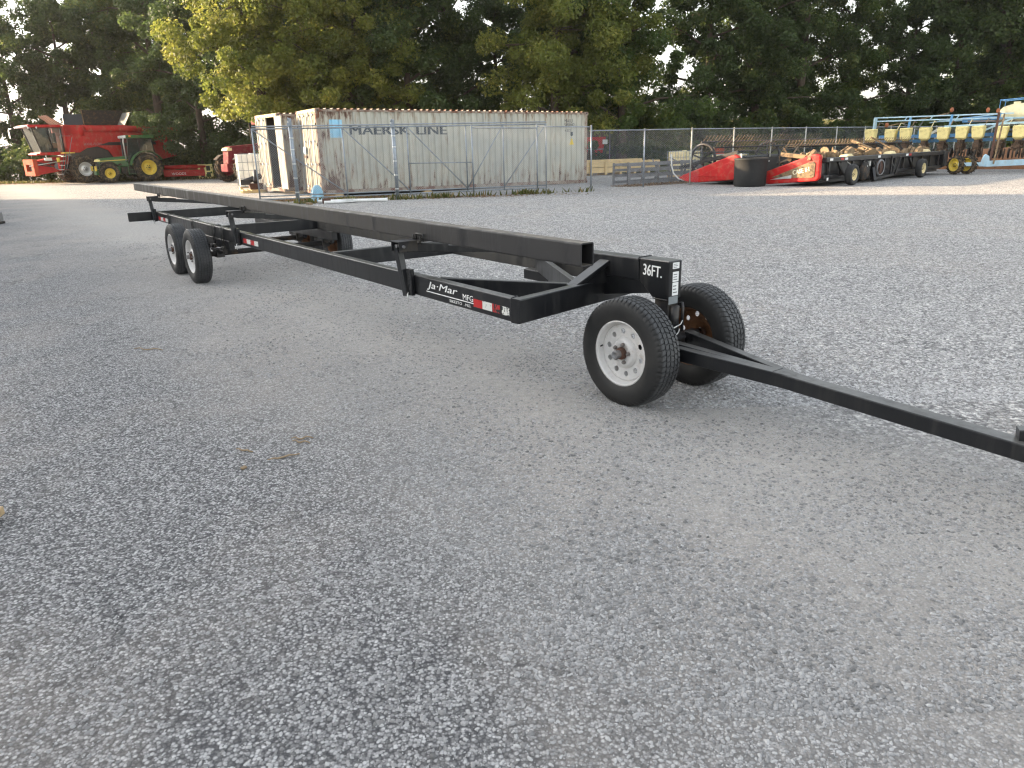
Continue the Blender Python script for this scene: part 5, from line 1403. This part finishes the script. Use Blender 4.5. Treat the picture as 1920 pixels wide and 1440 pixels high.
def tree_meshes(seed, H, Rw, z0, nc, per, size, matn, tint, open_=.0):
    g = random.Random(seed); clumps = []; mb = MB().mat('bark')
    trunk_top = H*.82; lean = (g.uniform(-.6, .6), g.uniform(-.6, .6))
    tp = [(lean[0]*(k/6)**1.5, lean[1]*(k/6)**1.5, trunk_top*k/6) for k in range(7)]
    r0 = .09+H*.012
    mb.tube(tp, [r0*(1.15-.95*k/6) if k else r0*1.5 for k in range(7)], 9)
    nl = 14
    for i in range(nl):
        f = .12+.85*i/nl; z = z0*.7+(trunk_top-z0*.7)*f; a = i*2.4+g.uniform(-.4, .4)
        rr = Rw*(1.0-.55*max(0, f-.35)/.65)*g.uniform(.7, 1.05)
        q = z/trunk_top*6; k = min(5, int(q)); u = q-k
        p0 = Vector(tp[k]).lerp(Vector(tp[k+1]), u)
        end = p0+Vector((math.cos(a)*rr, math.sin(a)*rr, g.uniform(.2, 1.6)))
        mid = p0.lerp(end, .5)+Vector((0, 0, g.uniform(.1, .6)))
        mb.tube([p0, mid, end], [r0*.42*(1-f*.5), r0*.25, .015], 6, caps=False)
        for s in range(nc//nl):
            t = g.uniform(.25, 1.08); c = p0.lerp(end, t)+Vector((g.gauss(0, .75), g.gauss(0, .75), g.gauss(-.1, .7)))
            clumps.append((c.x, c.y, max(c.z, z0*.6+.3), g.uniform(.45, 1.0)))
            if s % 3 == 0: mb.tube([p0.lerp(end, max(.2, t-.2)), Vector(clumps[-1][:3])], [.03, .008], 4, caps=False)
    for s in range(nc//8):
        a = g.uniform(0, 6.28); r = Rw*g.uniform(0, .5); clumps.append((lean[0]+r*math.cos(a), lean[1]+r*math.sin(a), H*g.uniform(.78, 1.0), g.uniform(.6, 1.1)))
    return leaf_mesh('crown', clumps, per, size, matn, seed, tint), mb.mesh('trunk')
print('trees')
VAR = {
 'dark0': tree_meshes(11, 15, 4.3, .8, 130, 340, .165, 'leaf_dark', .38),
 'dark1': tree_meshes(12, 17, 4.0, 1.2, 120, 340, .18, 'leaf_dark', .45),
 'dark2': tree_meshes(13, 14, 4.6, .5, 150, 330, .17, 'leaf_dark', .3),
 'mid0': tree_meshes(14, 15, 4.2, 1.0, 115, 350, .16, 'leaf_mid', .4),
 'gold0': tree_meshes(15, 15, 3.9, 2.2, 160, 330, .14, 'leaf_gold', .34),
 'gold1': tree_meshes(16, 16, 3.6, 2.6, 150, 330, .14, 'leaf_gold', .35),
}
def shrub_mesh(seed, matn, tint, R_=1.6, H=2.2, nc=34, per=170, size=.15):
    g = random.Random(seed); cl = []
    for _ in range(nc):
        a = g.uniform(0, 6.28); r = R_*g.random()**.6; cl.append((r*math.cos(a), r*math.sin(a), g.uniform(.15, H*(1-.45*r/R_)), g.uniform(.3, .55)))
    return leaf_mesh('foliage', cl, per, size, matn, seed, tint)
SH = [shrub_mesh(21, 'leaf_dark', .4), shrub_mesh(22, 'leaf_mid', .4), shrub_mesh(23, 'leaf_dark', .55, 1.9, 2.8)]
def stem_mesh(seed):
    g = random.Random(seed); mb = MB().mat('bark')
    for _ in range(6):
        a = g.uniform(0, 6.28); mb.tube([(0, 0, 0), (.3*math.cos(a), .3*math.sin(a), .7), (.8*math.cos(a), .8*math.sin(a), 1.5)], [.03, .02, .008], 5, caps=False)
    return mb.mesh('stems')
STEM = stem_mesh(3)
def place_tree(kind, x, y, s, rz, label, group='trees along the edge of the yard'):
    cm, tm = VAR[kind]; z = max(0, bank_z(x, y)-.05)
    t = thing('tree', label, 'tree', (x, y, z), rz, group); t.scale = (s, s, s*1.0)
    inst('trunk', tm, t); inst('crown', cm, t)
def place_shrub(i, x, y, s, rz, label):
    z = max(0, bank_z(x, y)-.05); t = thing('shrub', label, 'shrub', (x, y, z), rz, 'undergrowth shrubs below the trees'); t.scale = (s, s, s)
    inst('stems', STEM, t); inst('foliage', SH[i], t)
def px_to_xy(px, dist):
    """ground position seen at horizontal photo pixel px, dist metres ahead"""
    return ((px+12-960)/1385*dist*.955, dist)
TREES = [ # photo column, distance, kind, scale, label
 (-60, 62, 'mid0', .82, 'leafy tree at the far left corner, catching the evening sun'),
 (40, 58, 'dark0', .86, 'dark tree rising behind the combine cab'),
 (140, 60, 'dark2', 1.02, 'dark dense tree behind the open combine tank covers'),
 (225, 62, 'mid0', 1.05, 'mid green tree behind the green tractor'),
 (310, 60.5, 'dark1', 1.1, 'dark tree behind the red mower and yellow crates'),
 (385, 54, 'dark2', 1.0, 'dark tree behind the dark red tractor'),
 (500, 44.5, 'gold0', 1.1, 'golden green tree hanging low over the open container, left one'),
 (590, 46, 'gold1', 1.12, 'golden green tree behind the container door end'),
 (680, 46.5, 'gold0', 1.02, 'golden green tree above the dark container lettering'),
 (600, 54, 'dark2', 1.0, 'dark low crowned tree filling the gap behind the golden trees'),
 (700, 55, 'dark0', 1.0, 'dark tree behind the trunk of the third golden tree'),
 (775, 47, 'dark2', 1.05, 'dark tree behind the middle of the lettered container'),
 (850, 50, 'dark0', .88, 'dark tree left of the gap of sky above the container'),
 (935, 54, 'dark2', .8, 'smaller dark tree below the gap of sky above the container'),
 (1040, 44, 'gold1', 1.0, 'golden green tree over the right half of the container'),
 (1105, 45, 'gold0', 1.02, 'tall green and gold tree hanging over the right container corner'),
 (1060, 50, 'dark2', 1.0, 'dark low tree behind the right container corner'),
 (1165, 45, 'mid0', .95, 'mid green tree behind the first fence posts'),
 (1320, 53, 'dark2', 1.05, 'dark tree on the grass bank right of the low sky gap'),
 (1410, 54, 'dark0', 1.05, 'dark tree on the bank above the first red header shield'),
 (1490, 56, 'dark1', 1.05, 'dark tall tree on the bank above the lettered red shield'),
 (1585, 57, 'mid0', .85, 'loose mid green tree below the upper right sky gaps'),
 (1690, 57, 'dark2', .9, 'dark tree behind the folded planter arms'),
 (1775, 55, 'dark0', 1.05, 'dark tree behind the right part of the planter'),
 (1860, 54, 'dark1', 1.1, 'dark tree behind the cream planter tank'),
 (1960, 53, 'mid0', 1.1, 'tree at the far right edge of the picture'),
]
g_ = random.Random(5)
for px, dist, k, s, lab in TREES:
    x, y = px_to_xy(px, dist); place_tree(k, x, y, s, g_.uniform(0, 6.28), lab)
BACK = [(290, 69), (480, 66), (600, 68), (720, 66), (1060, 66), (1420, 70), (1830, 70), (1930, 72)]
BL = ['the red mower', 'the open container', 'the container door end', 'the middle of the container lettering', 'the right half of the lettered container', 'the black drum', 'the cream planter tank', 'the far right edge tree']
for i, (px, dist) in enumerate(BACK):
    x, y = px_to_xy(px, dist); place_tree(('dark0', 'dark1', 'dark2')[i % 3], x, y, 1.15, g_.uniform(0, 6.28), 'dark second row tree behind '+BL[i], 'second row of trees behind the front row')
SHR = [(-30, 57), (30, 56), (95, 55), (170, 55), (215, 55.5), (262, 55.5), (310, 55.5), (355, 55.5), (400, 56), (440, 55), (500, 52), (570, 46), (660, 47), (740, 47), (820, 47), (900, 48), (980, 47), (1060, 46), (1140, 46), (1200, 47), (1290, 51), (1345, 51.5), (1400, 52), (1455, 53), (1510, 53), (1565, 54), (1620, 54), (1675, 54), (1730, 53), (1790, 53), (1850, 52), (1910, 52)]
SL = ['at the far left edge', 'behind the combine cab', 'behind the combine tank', 'behind the combine body', 'behind the unloading auger', 'behind the green tractor cab', 'right of the green tractor', 'behind the red mower', 'behind the yellow crates', 'left of the dark red tractor', 'behind the dark red tractor', 'behind the container door end', 'above the first lettering of the container', 'above the last lettering of the container', 'left of the middle of the container roof', 'right of the middle of the container roof', 'above the container roof below the sky gap', 'behind the right container corner', 'right of the red wagon', 'behind the second fence post',
      'right of the low sky gap', 'above the first red shield', 'above the black drum', 'above the second cage tank', 'above the lettered red shield', 'left of the planter arms', 'behind the end of the planter arms', 'behind the first seed boxes', 'behind the third seed box', 'behind the blue tool plate', 'left of the cream tank', 'behind the cream tank']
for i, ((px, dist), w_) in enumerate(zip(SHR, SL)):
    x, y = px_to_xy(px, dist); place_shrub(i % 3, x, y, g_.uniform(1.0, 1.5), g_.uniform(0, 6.28), 'dense green undergrowth shrub '+w_)

# ------------------------------------------------------------------ grass, weeds, litter, loose stones
def scatter_quads(name, pts, matn, size, seed, upright, kind_label=None, flat=False):
    g = np.random.default_rng(seed); n = len(pts); c = np.array(pts, float)
    a = g.random(n)*6.28; h = size*(.5+g.random(n)); w_ = h*.22 if upright else h*.5
    t = np.stack([np.cos(a), np.sin(a), np.zeros(n)], 1)
    up = np.stack([g.normal(size=n)*.4, g.normal(size=n)*.4, np.ones(n)], 1) if upright else np.stack([-np.sin(a), np.cos(a), g.normal(size=n)*.35], 1)
    V = np.empty((n, 4, 3)); V[:, 0] = c-t*w_[:, None]; V[:, 1] = c+t*w_[:, None]; V[:, 2] = c+up*h[:, None]+t*w_[:, None]*.2; V[:, 3] = c+up*h[:, None]-t*w_[:, None]*.2
    me = bpy.data.meshes.new(name); me.vertices.add(n*4); me.vertices.foreach_set('co', V.reshape(-1)); me.loops.add(n*4); me.loops.foreach_set('vertex_index', np.arange(n*4, dtype=np.int32))
    me.polygons.add(n); me.polygons.foreach_set('loop_start', np.arange(0, n*4, 4, dtype=np.int32)); me.polygons.foreach_set('loop_total', np.full(n, 4, dtype=np.int32)); me.update(calc_edges=True)
    at = me.attributes.new('tint', 'FLOAT', 'FACE'); at.data.foreach_set('value', g.random(n).astype(np.float32)); me.materials.append(MATS[matn])
    o = bpy.data.objects.new(name, me); C.objects.link(o); tag(o, kind='stuff'); return o
def weeds():
    pts = []
    for _ in range(30000):
        a, t = g_.uniform(-1, 60), g_.uniform(12, 40); p = FP0+AX*a+NX*t; z = bank_z(p.x, p.y)
        if z > -.1: pts.append((p.x, p.y, z-.02))
    scatter_quads('bank_grass_blades', pts, 'grass_leaf', .14, 4, True)
    pts = []
    for _ in range(5000):
        t = g_.random(); A = Vector((-6.9, 25.15)); B = Vector((3.1, 27.75)); p = A.lerp(B, t)+Vector((g_.gauss(0, .25), g_.gauss(-.1, .22)))
        if g_.random() < .04+.35*(math.sin(t*19)+math.sin(t*41+1) > .7): pts.append((p.x, p.y, 0))
    for _ in range(5000):
        px = g_.uniform(-60, 470); x, y = px_to_xy(px, g_.uniform(52.2, 55.5)); pts.append((x, y, 0))
    scatter_quads('weeds', pts, 'grass_leaf', .13, 5, True)
    pts = []
    for _ in range(2600):
        t = g_.random(); A = Vector((-8.2, 26.6)); B = Vector((-4.5, 27.6)); p = A.lerp(B, t)+Vector((g_.gauss(0, .5), g_.gauss(0, .4))); pts.append((p.x, p.y, .01))
    for _ in range(3500):
        t = g_.random(); A = Vector((4.6, 30.2)); B = Vector((8.2, 32.6)); p = A.lerp(B, t)+Vector((g_.gauss(0, .3), g_.gauss(0, .3))); pts.append((p.x, p.y, .01))
    for _ in range(5000):
        x, y = px_to_xy(g_.uniform(-60, 470), g_.uniform(50.5, 56)); pts.append((x, y, .01))
    for _ in range(900):
        p = (-1.6+g_.gauss(0, 1.8), 26.3+g_.gauss(0, .35)); pts.append((p[0], p[1], .01))
    scatter_quads('leaf_litter', pts, 'litter', .06, 6, False)
weeds()

def gravel_points(name, n, region, smin, smax, seed, matn, dens):
    """loose stones: a point cloud that carries small faceted pebbles"""
    g = random.Random(seed); pts = []; sc_ = []
    tries = 0
    while len(pts) < n and tries < n*(12 if n > 5000 else 300):
        tries += 1
        y = region[2]+(region[3]-region[2])*g.random()**1.35
        x = y*g.uniform(-.82, .84)+g.uniform(-.3, .3)
        if x < region[0] or x > region[1]: continue
        if g.random() > dens(x, y): continue
        pts.append((x, y, 0)); sc_.append(smin+(smax-smin)*g.random()**2.6)
    me = bpy.data.meshes.new(name); me.from_pydata(pts, [], [])
    a = me.attributes.new('size', 'FLOAT', 'POINT'); a.data.foreach_set('value', sc_)
    o = bpy.data.objects.new(name, me); C.objects.link(o); tag(o, kind='stuff')
    # pebble shape
    bm = bmesh.new(); bmesh.ops.create_icosphere(bm, subdivisions=1, radius=1); r2 = random.Random(seed+1)
    for v in bm.verts: v.co *= r2.uniform(.72, 1.15); v.co.z *= .62
    pm = bpy.data.meshes.new('pebble_shape'); bm.to_mesh(pm); bm.free(); pm.materials.append(MATS[matn])
    ng = bpy.data.node_groups.new(name, 'GeometryNodeTree')
    ng.interface.new_socket('Geometry', in_out='INPUT', socket_type='NodeSocketGeometry'); ng.interface.new_socket('Geometry', in_out='OUTPUT', socket_type='NodeSocketGeometry')
    N = ng.nodes; gi = N.new('NodeGroupInput'); go = N.new('NodeGroupOutput')
    iop = N.new('GeometryNodeInstanceOnPoints')
    po = bpy.data.objects.new('pebble_shape', pm)   # not linked to the scene: only a shape source
    oi = N.new('GeometryNodeObjectInfo'); oi.inputs['Object'].default_value = po
    rv = N.new('FunctionNodeRandomValue'); rv.data_type = 'FLOAT_VECTOR'; rv.inputs[0].default_value = (-.35, -.35, 0); rv.inputs[1].default_value = (.35, .35, 6.283)
    rs = N.new('FunctionNodeRandomValue'); rs.data_type = 'FLOAT_VECTOR'; rs.inputs[0].default_value = (.65, .8, .6); rs.inputs[1].default_value = (1.5, 1.1, 1.1)
    na = N.new('GeometryNodeInputNamedAttribute'); na.data_type = 'FLOAT'; na.inputs['Name'].default_value = 'size'
    vm = N.new('ShaderNodeVectorMath'); vm.operation = 'SCALE'
    ng.links.new(rs.outputs[0], vm.inputs[0]); ng.links.new(na.outputs[0], vm.inputs['Scale'])
    ng.links.new(gi.outputs[0], iop.inputs['Points']); ng.links.new(oi.outputs['Geometry'], iop.inputs['Instance'])
    ng.links.new(rv.outputs[0], iop.inputs['Rotation']); ng.links.new(vm.outputs[0], iop.inputs['Scale'])
    ng.links.new(iop.outputs[0], go.inputs[0])
    md = o.modifiers.new('gravel', 'NODES'); md.node_group = ng
    return o
import mathutils.noise as mn
def stone_mats():
    for nm, lo, hi in (('pebble_light', .2, .5), ('pebble_dark', .11, .34), ('pebble_mid', .18, .6), ('pebble_lane', .16, .42)):
        m, nt, b = newmat(nm)
        oi = nt.nodes.new('ShaderNodeObjectInfo')
        n = noise(nt, coords(nt), 1.2, 3)
        v = maprange(nt, oi.outputs['Random'], 0, 1, lo, hi)
        cc = nt.nodes.new('ShaderNodeCombineColor')
        L(nt, v, cc.inputs[0]); L(nt, math_(nt, 'MULTIPLY', v, .985), cc.inputs[1]); L(nt, math_(nt, 'MULTIPLY', v, .975), cc.inputs[2])
        col = mixc(nt, maprange(nt, n, .3, .7, 0, .4), cc.outputs[0], (.12, .115, .11))
        L(nt, col, b.inputs['Base Color']); b.inputs['Roughness'].default_value = .85
stone_mats()
def lane(x, y): return .8108*x+.5853*y+(mn.noise((x*.55, y*.55, 0)))*1.2
def d_light(x, y):
    q = lane(x, y); k = .25 if q < 1.8 else (.55 if q < 3.4 else .9)
    return k*(.6+.5*mn.noise((x*1.3, y*1.3, 5)))
def d_dark(x, y):
    q = lane(x, y); k = .06 if q < 1.6 else (.8 if q < 3.6 else .3)
    return k*max(.02, .25+1.3*mn.noise((x*1.1, y*1.1, 9)))
gravel_points('loose_gravel_light', 150000, (-12, 14, 1.5, 15), .0026, .009, 31, 'pebble_light', d_light)
def d_right(x, y):
    q = lane(x, y); return 0 if q < 3.3 else min(1, (q-3.3)/1.2)*(.7+.5*mn.noise((x*.8, y*.8, 2)))
gravel_points('crushed_stone', 170000, (-4, 18, 4.5, 24), .007, .017, 33, 'pebble_mid', d_right)
gravel_points('loose_gravel_dark', 14000, (-12, 14, 1.5, 15), .003, .0135, 32, 'pebble_dark', d_dark)

def d_lane(x, y):
    q = lane(x, y); k = 1 if 1.6 < q < 4.2 else .15
    return k*max(.05, .4+1.1*mn.noise((x*1.7, y*1.7, 14)))
def d_tyre(x, y):
    p = Vector((x+5.2038, y-11.8806)); a = p.x*.5854-p.y*.8108; t = p.x*.8108+p.y*.5854
    return 1 if any(abs(a-q) < .26 and abs(t-u) < .2 for q, u in ((9.35, .622), (9.34, 1.285), (1.16, -.285), (2.2, -.285))) else 0
gravel_points('tyre_edge_stones', 1500, (-6, 4, 4, 12.5), .003, .011, 36, 'pebble_lane', d_tyre)
gravel_points('lane_stones', 60000, (-9, 12, 1.8, 16), .003, .0125, 35, 'pebble_lane', d_lane)

# ------------------------------------------------------------------ thin evening haze
def haze():
    m = bpy.data.materials.new('haze'); m.use_nodes = True; nt = m.node_tree; nt.nodes.clear()
    v = nt.nodes.new('ShaderNodeVolumePrincipled'); v.inputs['Density'].default_value = .00024; v.inputs['Color'].default_value = (.97, .95, .92, 1); v.inputs['Anisotropy'].default_value = .5
    o = nt.nodes.new('ShaderNodeOutputMaterial'); nt.links.new(v.outputs[0], o.inputs['Volume']); MATS['haze'] = m
    mb = MB().mat('haze'); mb.box(-168, 168, -68, 248, -1.2, 27); tag(mb.build('haze'), kind='stuff')
haze()
